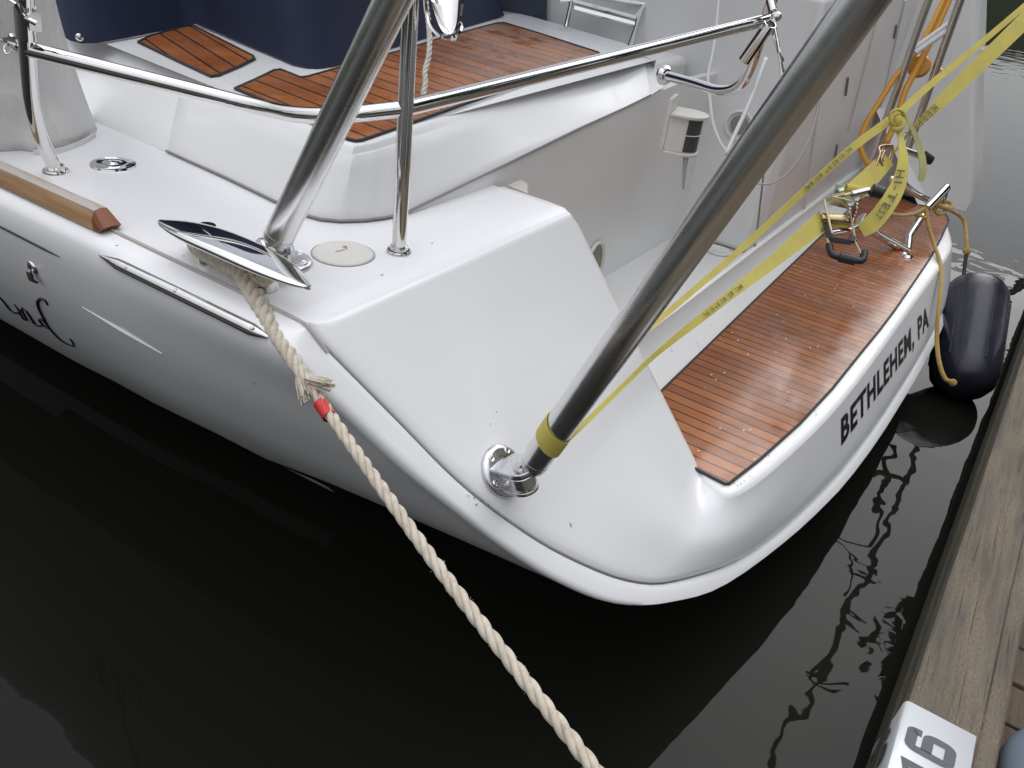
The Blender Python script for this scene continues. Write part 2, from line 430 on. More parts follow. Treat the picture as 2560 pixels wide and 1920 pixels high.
def QY(j, x, z, t):
    if z >= 1.2375: return TY(x, z)
    hp = -.034 * (max(0, min(1, (j - 18) / 18)) if j <= 36 else max(0, 1 - (j - 36) / 12))
    return PLN(z) + table(DBOT, Gd[j][0]) * (1 - t) + Dd[j] * t + hp * sm(max(0, min(1, 1 - abs(2 * t - 1.1) / .9)))
def full(row):                                            # row of Vectors for the port half -> both sides
    return row + [V((2 * XC - p.x, p.y - .055 * (XC - p.x) * max(0, min(1, (.9 - p.y) / .5)) * max(0, min(1, (1.5 - (XC - p.x)) / .5)), p.z)) for p in reversed(row[:-1])]
# forward stations
def fb(y):
    if y < 1.4: return 1.0
    t = min(1, (y - 1.4) / 12.1); return max(.004, (1 - t ** 2.1)) ** .75 + .02 * math.sin(math.pi * min(1, t * 2))
def rise(y): t = max(0, (y - 1.4) / 12.1); return .30 * t * t
hull = MB(); rows = []
for y in (13.5, 13.0, 12.3, 11.2, 10, 8.8, 7.6, 6.4, 5.2, 4.2, 3.4, 2.7, 2.2, 1.8):
    f = fb(y); r = []
    for a, b in Sy(y): r.append(V((XC + (a - XC) * f, y + rise(y) * (b - .3) * 1.2, b + rise(y) * (max(0, b) + .2))))
    rows.append(full(r))
for wv in (1, .85, .7, .55, .42, .3, .2, .12, .06):
    r = []
    for (a, b), (c, d) in zip(Od, SAd):
        x_ = a + (c - a) * wv; z_ = b + (d - b) * wv; yT = TY(a, b) + .035
        r.append(V((x_, yT + (1.4 - yT) * wv, z_)))
    rows.append(full(r))
for k, (ins, dy) in enumerate(((0, .035), (0.0, .022), (.06, .010), (.18, .002), (.34, 0.0), (.8, 0), (1.0, 0.001))):
    r = []
    for j, ((a, b), (c, d)) in enumerate(zip(Od, Gd)):
        x_ = a + (c - a) * ins; z_ = b + (d - b) * ins
        r.append(V((x_, TY(x_, z_) + dy, z_)))
    rows.append(full(r))
# groove and inner panel
def off(a, b, c, d, dist):                                # move from G towards Q by dist
    l = math.hypot(c - a, d - b); t = dist / max(l, 1e-6); return a + (c - a) * t, b + (d - b) * t
for dist, dy in ((.003, .010), (.008, .012), (.011, .004), (.018, -.001), (.035, -.005), (.06, -.007)):
    r = []
    for j, ((a, b), (c, d)) in enumerate(zip(Gd, Qd)):
        sc = min(1, j / 8.0); l = math.hypot(c - a, d - b)
        x_, z_ = off(a, b, c, d, dist); r.append(V((x_, QY(j, x_, z_, dist / l) + dy * sc, z_)))
    rows.append(full(r))
for t in (.15, .25, .35, .45, .55, .65, .75, .85, .93, .985, 1.0):
    r = []
    for j, ((a, b), (c, d)) in enumerate(zip(Gd, Qd)):
        sc = min(1, j / 8.0)
        l = math.hypot(c - a, d - b); t2 = (.06 / l) + (1 - .06 / l) * t if l > .06 else t
        x_ = a + (c - a) * t2; z_ = b + (d - b) * t2
        r.append(V((x_, QY(j, x_, z_, t2) - .007 * sc * (1 - t * .6), z_)))
    rows.append(full(r))
hull.grid(rows)
hullrows = rows
hull_o = hull.build('hull', WHITE, boat, smooth=60)
me = hull_o.data
ANTI = mat('navy_bottom_paint', (.008, .010, .022), .35); me.materials.append(ANTI)
for pl in me.polygons:
    c = pl.center + V(boat.location)
    if (c.z < .2 and c.y > 1.0) or (pl.normal.z < -.62 and c.z < .52): pl.material_index = 1
BV = BVHTree.FromPolygons([v for v in hull.v], hull.f)
def onhull(px, py, lift=.001):
    r = ray(px, py).normalized(); h = BV.ray_cast(CAM, r)
    if h[0] is None: return at(px, py, z=.6)
    n = h[1] if h[1].dot(r) < 0 else -h[1]
    return h[0] + n * lift
# ---- swim platform rim and deck
base = [V((Qd[j][0], QY(j, Qd[j][0], Qd[j][1], 1) - .0028, Qd[j][1])) for j in range(36, len(Qd))]
plat = MB(); rws = []
ye = .76
for dy, tz in ((0, 0), (.004, .5), (.012, .85), (.026, 1.0)):
    r = []
    for j, p in enumerate(base):
        if j < 9:
            d_ = V((1.86 - p.x, .44 - p.y, 0)).normalized(); r.append(V((p.x + d_.x * dy, p.y + d_.y * dy, p.z + (.700 - p.z) * tz)))
        else: r.append(V((p.x, p.y + dy, p.z + (.700 - p.z) * tz)))
    rws.append(full(r))
plat.grid(rws)
lr = rws[-1]
plat_o = plat.build('swim_platform', WHITEC, boat, smooth=50)
pt = MB(); hl = len(lr) // 2
def prow(i):
    p = lr[i]; k = i if i <= hl else len(lr) - 1 - i; mirror = i > hl
    if k < 9: x_, y_ = 1.728 + .004 * k, .42 + .004 * k
    elif k == 9: x_, y_ = 1.80, .462
    else: x_, y_ = (p.x if not mirror else 2 * XC - p.x), .46
    return V(((2 * XC - x_) if mirror else x_, y_, .6994))
r0 = [V((p.x, p.y, .6994)) for p in lr]; r1 = [prow(i) for i in range(len(lr))]
pt.grid([r0, r1, [V((p.x, ye, .6994)) for p in r1]])
pt.build('platform_top', WHITEC, plat_o, smooth=0)
eg = MB(); e1 = [V((Qd[k][0] - .001, QY(k, Qd[k][0], Qd[k][1], 1) - .0028, Qd[k][1])) for k in range(28, 41)]
eg.grid([e1, [V((p.x + .004, p.y + .006, min(p.z, .6995))) for p in e1], [V((1.722, p.y + .03, .6992)) for p in e1]])
eg.build('platform_edge', WHITEC, plat_o, smooth=50)
gs = MB(); gp = []
for j in range(12, len(Gd)):
    (a, b), (c, d) = Gd[j], Qd[j]; x_, z_ = off(a, b, c, d, .0045); gp.append(V((x_, QY(j, x_, z_, 0) + .0085, z_)))
gs.tube(full(gp), .0021, 6); gs.build('seam_line', mat('seam_grey', (.20, .20, .21), .7), hull_o)  # dark joint line running along the groove
# teak on the platform
tk = MB()
outer = [(1745, 1175), (1812, 1209), (1822, 1209), (1900, 1148), (2000, 1058), (2080, 972), (2158, 875), (2200, 824), (2237, 775), (2285, 705), (2325, 646), (2352, 597), (2372, 552), (2366, 538), (2350, 530), (2300, 512), (2247, 494)]
pts = [at(px, py, z=.704) for px, py in outer]
pts.append(V((4.75, .672, .704)))
for x_ in (4.3, 3.8, 3.3, 2.8, 2.4, 2.1, 1.9): pts.append(V((x_, .635 + .045 * (x_ - 1.9) / 2.8, .704)))
pts.append(V((1.73, .632, .704)))
tk.extr([p - V((0, 0, .003)) for p in pts], (0, 0, .003))
cen = sum(pts, V((0, 0, 0))) / len(pts)
TEAKP = teak('teak_platform', .043, 0.0, lw=.068, wet=.15)
tko = tk.build('teak_decking', TEAKP, plat_o, smooth=0)
ck = MB(); ring = [p for p in pts] + [pts[0]]
ck.tube([V((p.x, p.y, .7035)) for p in ring], .0042, 8, cap=False, sq=1)
ck.build('caulk_edge', CAULK, plat_o)

# ---- riser, lip and walk-through sole
st = MB()
prof = [(.757, .700), (.762, .706), (.765, .76), (.763, .785), (.768, .797), (.778, .801), (.79, .797), (.797, .782), (.80, .755), (.806, .745), (.83, .742), (1.13, .742)]
st.grid([[V((x_, y_ + .0 * x_, z_)) for x_ in (1.705, 2.2, 2.7, 3.2, 3.8, 4.4, 5.06)] for y_, z_ in prof])
st.build('walkthrough_sole', WHITEC, boat, smooth=40)

# ---- quarter deck (port) and starboard side deck
dk = MB()
HX = lambda y: XC + (.838 - XC) * fb(y)
ys = [.93, 1.0, 1.12, 1.25, 1.5, 1.8, 2.3, 3, 4, 5, 6.5, 8]
dk.grid([[V((HX(y) + (1.71 - HX(y)) * t, y, 1.2497 + rise(y) * 1.45)) for t in (0, .1, .4, .7, 1)] for y in ys])
dk.grid([[V((2 * XC - HX(y) - (1.0) * t, y, 1.2497 + rise(y) * 1.45)) for t in (0, .3, 1)] for y in ys])
dk.grid([[V((HX(y), y, 1.25 + rise(y) * 1.45)), V((2 * XC - HX(y), y, 1.25 + rise(y) * 1.45))] for y in (8, 9, 10, 11, 12, 13, 13.4)])
deck = dk.build('side_deck', WHITE, boat, smooth=40)
# coachroof forward, out of frame
cb = MB(); rr_ = []
for y, h in ((5.6, 0), (5.7, .42), (6.5, .45), (8, .42), (9.5, .32), (11, .15), (11.4, 0)):
    ww = 1.25 * (1 - max(0, y - 7) * .13)
    rr_.append([V((XC - ww - .1, y, 1.25)), V((XC - ww, y, 1.28 + h)), V((XC, y, 1.34 + h)), V((XC + ww, y, 1.28 + h)), V((XC + ww + .1, y, 1.25))])
cb.grid(rr_); cb.build('coachroof', WHITEC, boat, smooth=40)
# joint line between hull and deck, and along the transom
jl = MB()
jl.tube([V((.8355, y, 1.2508)) for y in (.93, 1.0, 1.1, 1.2, 1.3, 1.42)], .0042, 8, sq=1)
jl.tube([V((.8355, .93, 1.2508)), V((.8365, TY(.84, 1.2470) - .001, 1.2485)), V((.841, TY(.84, 1.232) - .001, 1.233)), V((.848, TY(.85, 1.205) - .0005, 1.206))], [.0042, .004, .0035, .003], 8)
jl.build('joint_sealant', SEAM, deck)
# flange along the inboard edge of the port wing
fl = MB()
fp = [V((1.716, 1.10, 1.245)), V((1.716, .96, 1.245)), V((1.716, .91, 1.243))] + [V((1.716, TY(1.71, z_) + .006, z_ - .004)) for z_ in (1.22, 1.1, 1.0, .9, .8, .72, .66)]
fl.ribbon(fp, V((1, 0, 0)), .014, .012)
fl.build('moulding_flange', CREAM, deck, smooth=30, bevel=.002)
# inboard face of the port wing + deck edge
wl = MB()
wp = [V((1.705, .93, 1.249))] + [V((1.705, TY(1.7, z_) + .004, z_)) for z_ in (1.23, 1.1, .95, .8, .705)] + [V((1.705, .80, .7)), V((1.705, 1.13, .7)), V((1.705, 1.13, 1.249))]
wl.extr(wp, (-.02, 0, 0)); wl.build('wing_side', WHITEC, boat, smooth=0)

# ---- bulkhead (aft wall of the seat box), y = 1.12
BY = 1.12
ZS = lambda x: 1.40 + .035 * (x - 1.3)
def pl(px, py, dz=0.0): return atp(px, py, 1.40 + dz, sx=.035, x0=1.3)
seam_px = [(415, 380), (560, 445), (680, 503), (760, 540), (800, 551), (850, 556), (910, 554), (960, 548), (1010, 537)]
bot = [at(px, py, z=1.2505) for px, py in seam_px]
bot2 = [at(px, py, y=BY) for px, py in ((1100, 493), (1260, 415), (1450, 322), (1560, 272), (1625, 240))]
botl = [V((1.30, 4.6, 1.25)), V((1.25, 3.0, 1.25))] + bot + bot2
top_px = [(330, 88), (575, 222), (700, 282), (780, 320), (840, 350), (880, 363), (925, 357), (990, 335), (1060, 307), (1290, 226), (1450, 168), (1540, 138), (1592, 140)]
topl = [V((1.62, 4.6, ZS(1.6))), V((1.60, 3.0, ZS(1.6)))]
tp = [pl(*p) for p in ((455, 160), (575, 222), (700, 282), (790, 325), (835, 348), (885, 364), (940, 352), (990, 335), (1040, 314), (1120, 288), (1290, 226), (1450, 168), (1545, 136), (1605, 134))]
topl += tp
blk = MB(); RW = []
for t, bul in ((0, 0), (.03, .002), (.3, .006), (.6, .008), (.85, .006), (.95, .003)):
    r = []
    for b, tt in zip(botl, topl):
        p = b.lerp(tt, t); r.append(p + V((-.5, -.6, 0)) * bul * .3 + V((0, 0, bul)))
    RW.append(r)
RW.append([tt.copy() for tt in topl])
RW.append([tt.lerp(V((2.0, 2.2, ZS(2))), .03) for tt in topl])
blk.grid(RW)
coam = blk.build('seat_coaming', WHITEC, boat, smooth=60)
# top of the seat moulding
inner_px = [(1640, 150), (1600, 128), (1560, 108), (1300, 33), (1262, 38), (1050, 97), (840, 160), (800, 166), (765, 165), (730, 158), (700, 145), (600, 102), (490, 60), (440, 65)]
inn = [pl(*p) for p in inner_px]
tpg = MB()
topi = RW[-1]
poly = topi + inn + [V((1.9, 3.0, ZS(1.9))), V((1.9, 4.6, ZS(1.9)))]
tri_fill(tpg, poly)
# inner well wall below the moulding
well = inn + [V((1.9, 3.0, ZS(1.9))), V((1.9, 4.6, ZS(1.9)))]
tpg.grid([[p for p in well], [V((p.x, p.y, 1.0)) for p in well]])
tpo = tpg.build('seat_top', WHITEC, coam, smooth=20)
# bulkhead faces
bk = MB()
bpts = [V((1.70, BY, .70)), V((1.70, BY, 1.20)), V((1.33, BY, 1.20)), V((1.33, BY, 1.249)), V((bot2[0].x, BY, bot2[0].z))] + [V((p.x, BY, p.z)) for p in bot2[1:]] + [V((2.80, BY, 1.395)), V((2.86, BY, 1.40)), V((3.21, BY, 1.40)), V((3.21, BY, .70))]
bk.extr(bpts, (0, .03, 0))
bko = bk.build('aft_bulkhead', WHITEC, boat, smooth=0)
# panel end (starboard end of the seat box)
pe = MB()
e0 = [topl[-1], botl[-1]]
pe.grid([[e0[0], e0[0].lerp(e0[1], .5), e0[1]],
         [e0[0] + V((.10, .02, .0)), e0[0].lerp(e0[1], .5) + V((.10, .0, .0)), e0[1] + V((.10, .0, .02))],
         [e0[0] + V((.17, .08, -.02)), e0[0].lerp(e0[1], .5) + V((.155, .05, 0)), e0[1] + V((.13, .04, .02))],
         [e0[0] + V((.19, .22, -.03)), e0[0].lerp(e0[1], .5) + V((.18, .22, 0)), e0[1] + V((.15, .22, .02))]])
tri_fill(pe, [e0[0], e0[0] + V((.10, .02, 0)), e0[0] + V((.17, .08, -.02)), e0[0] + V((.19, .22, -.03)), e0[0] + V((.0, .25, .0))])
pe.build('seat_end', WHITEC, coam, smooth=60)
# removable locker panel on the coaming
pn = MB(); ncol = 14; PB = []; PT = []
seq = list(range(2, 16))
def colpt(i, t, lift):
    b, tt = botl[i], topl[i]; p = b.lerp(tt, t); return p + V((-.35, -.55, .55)).normalized() * lift
c_i = cr([V((i, 0, 0)) for i in range(2, 15)], 3)
def interp(i, t, lift):
    k = int(math.floor(i)); k = min(k, len(botl) - 2); fr = i - k
    return colpt(k, t, lift).lerp(colpt(k + 1, t, lift), fr)
cols = [2.0, 2.05, 2.3, 2.7] + [3 + k * .25 for k in range(0, 44)] + [13.98]
cols = sorted(set(c for c in cols if c <= 14.0))
rowsP = []
for t, lf in ((.012, 0.0), (.014, .004), (.03, .006), (.15, .0085), (.4, .010), (.65, .0095), (.84, .007), (.875, .004), (.885, 0.0)):
    rowsP.append([interp(c, t, lf if 2.02 < c < 13.97 else min(lf, 0.0)) for c in cols])
pn.grid(rowsP); pn.build('locker_panel', LOCKER, coam, smooth=50)
sg = MB(); sg.tube([colpt(i, .004, .006) for i in range(2, 16) if i < len(botl)], .0028, 6); sg.build('panel_gap', GAP, coam)

# teak on the seats
def teakpiece(pxs, ang, off_, name):
    P = [pl(px, py, .004) for px, py in pxs]
    m = MB(); m.extr([p - V((0, 0, .003)) for p in P], (0, 0, .003))
    tm = teak(name, .062, ang, off=off_, lw=.058, light=(.46, .16, .034), wet=.3)
    o = m.build('seat_teak', tm, coam, smooth=0)
    c = MB(); c.tube(P + [P[0], P[1]], .004, 8, cap=False); c.build('caulk_edge', CAULK, o)
    return o
seat1 = [(588, 221), (640, 198), (685, 176), (702, 174), (752, 194), (768, 192), (880, 160), (1000, 127), (1100, 96), (1240, 58), (1260, 57), (1350, 84), (1495, 131), (1502, 137), (1420, 170), (1290, 214), (1150, 263), (1000, 317), (905, 350), (890, 352), (872, 348), (790, 312), (700, 268)]
seat2 = [(346, 105), (375, 90), (470, 64), (480, 63), (560, 103), (633, 140), (636, 147), (600, 165), (545, 188), (528, 191), (440, 150)]
def seam_angle(a, b):
    p, q = pl(*a), pl(*b); d = (q - p); return math.atan2(d.x, d.y)   # rotate so the plank runs along local Y
teakpiece(seat1, seam_angle((669, 188), (828, 249)), .2, 'teak_seat_long')
teakpiece(seat2, seam_angle((432, 86), (564, 170)), .45, 'teak_seat_short')

# ---- cockpit surroundings
ckp = MB()
ckp.bx(2.80, 3.19, BY + .12, BY + .5, .74, 1.44)
ckp.build('cockpit_step_box', WHITEC, boat, smooth=30, bevel=.03)
bw = MB()
bw.bx(2.2, 4.9, 2.9, 2.95, .6, 2.2)
bw.build('cockpit_back_panel', WHITEC, boat, smooth=30, bevel=.03)
sb = MB()                                                # starboard helm locker: inboard face x = 3.2, aft face y ~ .79
sb.extr([V((3.2, 2.9, .742)), V((3.2, .82, .742)), V((3.24, .785, .742)), V((5.06, .785, .742)), V((5.06, 2.9, .742))], (0, 0, .98))
sbo = sb.build('starboard_locker', WHITEC, boat, smooth=30, bevel=.03)
# door seams on the locker
def onx(px, py, x=3.1975): return at(px, py, x=x)
for a, b, y_, r_ in (((1910, 425), (1890, 600), .783, .0035), ((1886, 612), (1930, 628), .783, .0035), ((2241, 62), (2235, 95), .782, .006), ((2120, 193), (2114, 238), .782, .006), ((2093, 361), (2086, 402), .782, .006)):
    ds = MB(); ds.tube([at(*a, y=y_), at(*b, y=y_)], r_, 6); ds.build('door_seam', GAP, sbo)
for a, b in (((2262, 0), (2180, 362)), ((2205, 0), (2120, 330)), ((2050, 230), (2005, 560))):
    m_ = MB(); m_.tube([at(*a, y=.783), at(*b, y=.783)], .006, 6); m_.build('moulded_crease', WHITEC, sbo)
# starboard quarter bulwark
q = MB(); al = [(.17, .70), (.171, .766), (.26, 1.01), (.359, 1.259), (.44, 1.49), (.522, 1.716), (.60, 1.93)]
inb = [V((5.05, a, b)) for a, b in al]; outb = [V((5.80, a + .03, b)) for a, b in al]
inb2 = [V((5.055, a, b)) for a, b in al]
R_ = [[V((5.05, 2.9, b)) for a, b in al], [V((5.05, a + .03, b)) for a, b in al], [V((5.06, a + .006, b)) for a, b in al], [V((5.08, a, b)) for a, b in al],
      [V((5.72, a + .02, b)) for a, b in al], [V((5.79, a + .05, b)) for a, b in al], [V((5.81, a + .12, b)) for a, b in al], [V((5.80, 2.9, b)) for a, b in al]]
q.grid(R_); q.grid([[r[-1] for r in R_[:4]], [r[-1] for r in R_[:3:-1]]])
qo = q.build('starboard_quarter', WHITEC, boat, smooth=50)

# ---- pushpit rails, stanchions
PIPE = .0150
def ang_d(px_w, dia=.030): return dia * FPX / px_w
pushpit = empty('pushpit', (1.187, .99, 1.25), parent=boat)
post_base = V((1.187, .99, 1.252))
j = at(1010, 272, x=1.187)                                # junction of rail and post
m = MB(); m.tube([post_base, V((1.187, .99, 2.3))], PIPE, 24); po = m.build('stanchion', POLISH, pushpit)
m = MB(); m.lathe([(.0, .004), (.022, .004), (.0225, .001), (.0225, .0), ], post_base, n=32); m.lathe([(PIPE, .012), (.0185, .012), (.0195, .004), (.024, .004), (.026, .001), (.026, -.002)], post_base, n=32); m.build('base_flange', POLISH, po)
# left stanchion
lb = V((.94, 1.783, 1.252))
l1 = at(82, 300, d=2.12); 
lbd = 2000 * 0 + 1
m = MB()
def dep(p):
    q = ROT.transposed() @ (V(p) - CAM); return -q.z
dl = dep(lb)
lp = [lb, at(80, 290, d=dl - .13), at(68, 120, d=dl - .24), at(58, -120, d=dl - .40), at(50, -500, d=dl - .6)]
lp = round_path(lp, [.12, .02, .02]); m.tube(lp, PIPE, 24); lo_ = m.build('stanchion', POLISH, pushpit)
m = MB(); m.lathe([(PIPE, .014), (.019, .014), (.02, .004), (.026, .004), (.028, .001), (.028, -.002)], lb, n=32); m.build('base_flange', POLISH, lo_)
# mid rail: from the left stanchion round the quarter to the post and on to the centre
dj = dep(j)
ra_, rb_e = at(68, 122, d=dl - .24), at(640, 266, d=dj + .10)
rc_ = at(800, 300, d=dj - .03)
path_ = round_path([ra_, ra_.lerp(rb_e, .5), rb_e, at(745, 289, d=dj + .02), at(850, 290, d=dj - .012), j], [.01, .08, .06, .05], 8)
m = MB(); m.tube(cr(path_, 3), PIPE, 24); m.build('rail', POLISH, pushpit)
re = at(1925, 48, d=2.05)
rl2 = [j, j.lerp(re, .5), re]
m = MB(); m.tube(rl2, PIPE, 24); rail2 = m.build('rail', POLISH, pushpit)
# return loop: foot on the seat end, bend, rises to the rail end
foot = at(1662, 188, d=2.62)
lp = [foot, at(1735, 208, d=2.50), at(1800, 226, d=2.40), at(1850, 212, d=2.32), at(1878, 165, d=2.25), at(1900, 95, d=2.15), at(1935, -20, d=2.02), at(1990, -260, d=1.8)]
m = MB(); m.tube(cr(lp, 8), PIPE, 24); m.build('rail', POLISH, pushpit)
m = MB(); d_ = (at(1735, 208, d=2.50) - foot).normalized(); m.lathe([(PIPE, .016), (.021, .014), (.026, .006), (.030, .003), (.031, 0), (.031, -.006)], foot, d_, 32); m.build('base_flange', POLISH, pushpit)
# open tube stub at the gate
a_, b_ = at(1926, 58, d=2.02), at(1862, 150, d=2.12)
m = MB(); ax = (b_ - a_); dn = ax.normalized(); m.lathe([(.0165, 0), (.0165, ax.length), (0, ax.length)], a_, dn, 28); m.lathe([(.0165, 0), (.0150, 0), (.0150, .05), (0, .05)], a_, dn, 28)
m.cur = 0; st_ = m.build('gate_tube', POLISH, pushpit)
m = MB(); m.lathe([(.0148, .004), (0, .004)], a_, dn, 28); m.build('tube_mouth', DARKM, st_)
m = MB(); m.tube([at(1928, 60, d=2.06), at(1945, 118, d=2.08), at(1952, 150, d=2.10), at(1962, 215, d=2.12)], .006, 10)
m.tube([at(1935, 60, d=2.06), at(1948, 130, d=2.07), at(1956, 152, d=2.1)], .005, 10); m.lathe([(.0, -.012), (.012, -.008), (.013, 0), (.012, .008), (0, .012)], at(1940, 42, d=2.0), (1, 0, 0), 16)
m.tube([at(1925, 0, d=2.0), at(1932, 28, d=2.0)], .012, 12)
m.build('gate_shackle', CHROME, pushpit)
# upright wire tubes at the left stanchion: lifeline toggles
m = MB(); m.tube([at(-20, 96, d=dl - .2), at(18, 103, d=dl - .22), at(40, 110, d=dl - .23)], .003, 8); m.build('lifeline', CHROME, pushpit)
m = MB(); m.bar(at(12, 98, d=dl - .22), at(60, 92, d=dl - .24), .010, .006); m.bar(at(18, 106, d=dl - .22), at(58, 132, d=dl - .24), .008, .006)
m.tube([at(20 + 10 * math.cos(t), 122 + 13 * math.sin(t), d=dl - .225) for t in [k * math.pi / 8 for k in range(17)]], .0015, 6)
m.tube([at(28, 88, d=dl - .22), at(42, 112, d=dl - .22)], .006, 8); m.build('lifeline_toggle', CHROME, pushpit)
m = MB(); m.tube([at(61, 15, d=dl - .31), at(66, 95, d=dl - .27)], .0185, 20); m.bar(at(86, 30, d=dl - .30), at(90, 80, d=dl - .29), .02, .02, ray(60, 50)); m.build('rail_clamp', POLISH, pushpit)
m = MB(); m.tube([at(20, -20, d=dl - .35), at(45, 22, d=dl - .33), at(62, 44, d=dl - .32), at(90, 58, d=dl - .31)], .004, 8); m.tube([at(12, -8, d=dl - .35), at(40, 10, d=dl - .35), at(50, 30, d=dl - .34)], .003, 8); m.build('wire_clip', CHROME, pushpit)
# bent stainless plate loop hanging near the post
m = MB(); dpl = dj - .10
outl = [at(px, py, d=dpl + .02 * math.sin(py / 30)) for px, py in ((1062, -60), (1066, 20), (1078, 62), (1100, 88), (1122, 93), (1140, 86), (1148, 62), (1158, -10), (1160, -60))]
m.ribbon(cr(outl, 6), ray(1110, 20), .035, .004); 
fr_ = cr([at(px, py, d=dpl - .012) for px, py in ((1068, -60), (1078, 0), (1092, 50), (1106, 78), (1120, 88))], 5); bk_ = cr([at(px, py, d=dpl - .004) for px, py in ((1152, -60), (1146, 0), (1142, 50), (1134, 78), (1122, 88))], 5)
m.grid([fr_, [a.lerp(b, .35) + ray(1110, 20).normalized() * .012 for a, b in zip(fr_, bk_)], [a.lerp(b, .7) + ray(1110, 20).normalized() * .012 for a, b in zip(fr_, bk_)], bk_])
m.build('bracket_plate', CHROME, pushpit, smooth=60)

# ---- folding frame (small grab ladder) on the cockpit wall
m = MB(); dd = dep(at(1500, 50, x=3.2)) - .12
for a, b in (((1432, -10), (1415, 68)), ((1400, 2), (1440, 0)), ((1610, 12), (1572, 118)), ((1596, 40), (1580, 118)), ((1432, 2), (1590, 44)), ((1440, -14), (1615, 10)), ((1615, 10), (1590, 44))):
    m.tube([at(*a, d=dd), at(*b, d=dd)], .009, 10)
for k in range(3): m.tube([at(1436, 14 + 4 * k, d=dd + .02), at(1588, 54 + 4 * k, d=dd + .02)], .009, 8)
m.build('grab_frame', POLISH, boat)

# ---- arch poles
def pole(base, top, ext, r, name, foot_n, foot_c):
    e = empty(name, foot_c, parent=boat)
    d_ = (top - base).normalized(); end = base + d_ * ext
    b2 = MB(); b2.tube([base + d_ * .0, base + d_ * .2, top, end], r, 40); b2.build('tube', BRUSH, e)
    # tang and fork of the toggle
    m_ = MB()
    m_.tube([base - d_ * .004, base + d_ * .006], r * 1.015, 40); m_.tube([base - d_ * .012, base - d_ * .004], [r * .97, r * .99], 40)
    side = d_.cross(V(foot_n)).normalized()
    m_.tube([base - d_ * .012, base - d_ * .035, base - d_ * .05], [r * .97, r * .75, r * .35], 32, sq=.55 + .0)
    m_.build('end_plug', CAST, e, smooth=50)
    return e, d_, side
# pole 1 (deck)
p1b = at(690, 602, d=1.46); p1t = at(982, 0, d=1.165)
c1 = at(712, 655, z=1.2535)
pole1, d1, s1 = pole(at(698, 590, d=1.46), p1t, 2.35, .0272, 'arch_pole', (0, 0, 1), V((c1.x, c1.y, 1.25)))
pv = at(685, 628, d=1.475)
def toggle(e, pivot, plate_c, nrm, pinax, R=.052, r=.029):
    m_ = MB(); nrm = V(nrm).normalized(); pinax = V(pinax).normalized()
    m_.lathe([(0, .011), (R * .78, .011), (R * .94, .008), (R, .003), (R, 0)], plate_c, nrm, 48); pt = m_.build('base_plate', CAST, e, smooth=40)
    m_ = MB()                                             # clevis cheeks
    up = (pivot - plate_c); up = (up - pinax * pinax.dot(up)); L_ = up.length; u = up.normalized(); fw = u.cross(pinax).normalized()
    for s_ in (-1, 1):
        prof = []
        wb_ = R * .62
        for k in range(-6, 7):
            a = math.radians(15 * k); prof.append(pivot + (u * math.cos(a) + fw * math.sin(a)) * r * .92)
        base0 = plate_c + nrm * .006
        prof = [base0 - fw * wb_ - u * .0] + prof + [base0 + fw * wb_]
        prof = [p + pinax * s_ * .017 for p in prof]
        m_.extr(prof, pinax * s_ * .008)
    m_.build('clevis', CAST, e, smooth=30, bevel=.002)
    m_ = MB(); m_.tube([pivot - pinax * .013, pivot + pinax * .013], r * .88, 32); m_.build('knuckle', CAST, e, smooth=40, bevel=.003)
    m_ = MB(); m_.tube([pivot - pinax * .032, pivot + pinax * .032], .0085, 6); m_.tube([pivot - pinax * .028, pivot + pinax * .028], .013, 20); m_.build('pivot_bolt', POLISH, e, smooth=30)
    for k in range(5):
        a = k * 2 * math.pi / 5 + .5; o1 = nrm.orthogonal().normalized(); o2 = nrm.cross(o1)
        c_ = plate_c + nrm * .0105 + (o1 * math.cos(a) + o2 * math.sin(a)) * R * .76
        m_ = MB(); m_.lathe([(.0, -.0005), (.0030, -.0005), (.0032, .001), (.0055, .0022), (.0072, .001), (.0076, 0)], c_, nrm, 16); m_.build('screw', POLISH, e)
toggle(pole1, pv, V((c1.x, c1.y, 1.2505)), (0, 0, 1), d1.cross(V((0, 0, 1))).normalized().cross(V((0, 0, 1))).normalized() * 1.0 + V((-.9, -.45, 0)))
# pole 2 (transom wing)
TN = V((0, -1, .887)).normalized()
pc = onhull(1255, 1178, .0005)
dpc = dep(pc)
pole2, d2, s2 = pole(at(1338, 1152, d=dpc - .085), at(2157, 0, d=.90), 2.4, .0272, 'arch_pole', TN, pc)
toggle(pole2, at(1306, 1196, d=dpc - .072), pc, TN, V((-.75, -.62, .25)).normalized().cross(V((0, 0, 1))).cross(TN).normalized() + V((-.7, -.35, -.1)), R=.054)

# ---- horn cleat
cl = empty('mooring_cleat', (.95, 1.22, 1.25), parent=boat)
A, Bp = at(399, 542, z=1.325), at(773, 706, z=1.318)
ctr = (A + Bp) / 2; axc = (Bp - A).normalized(); sdc = axc.cross(V((0, 0, 1))).normalized()
m = MB(); rowsC = []
for k in range(65):
    t = -1 + 2 * k / 64; hl = (Bp - A).length / 2
    wdt = .036 * (1 - abs(t) ** 2.6) ** .8 + .0055; th = .010 * (1 - abs(t) ** 3) + .005
    c_ = ctr + axc * hl * t + V((0, 0, -.012 * t * t + .004))
    ringp = []
    for q_ in range(32):
        a = 2 * math.pi * q_ / 32; cx, cz = math.cos(a), math.sin(a)
        zz = th * .55 * (cz ** .8) if cz > 0 else th * 1.2 * cz
        xx = wdt * (abs(cx) ** .9) * (1 if cx > 0 else -1)
        ringp.append(c_ + sdc * xx + V((0, 0, zz)))
    rowsC.append(ringp)
m.grid(rowsC, closeu=True); m.f.append(tuple(range(31, -1, -1))); m.mi.append(0); o = len(m.v) - 32; m.f.append(tuple(o + i for i in range(32))); m.mi.append(0)
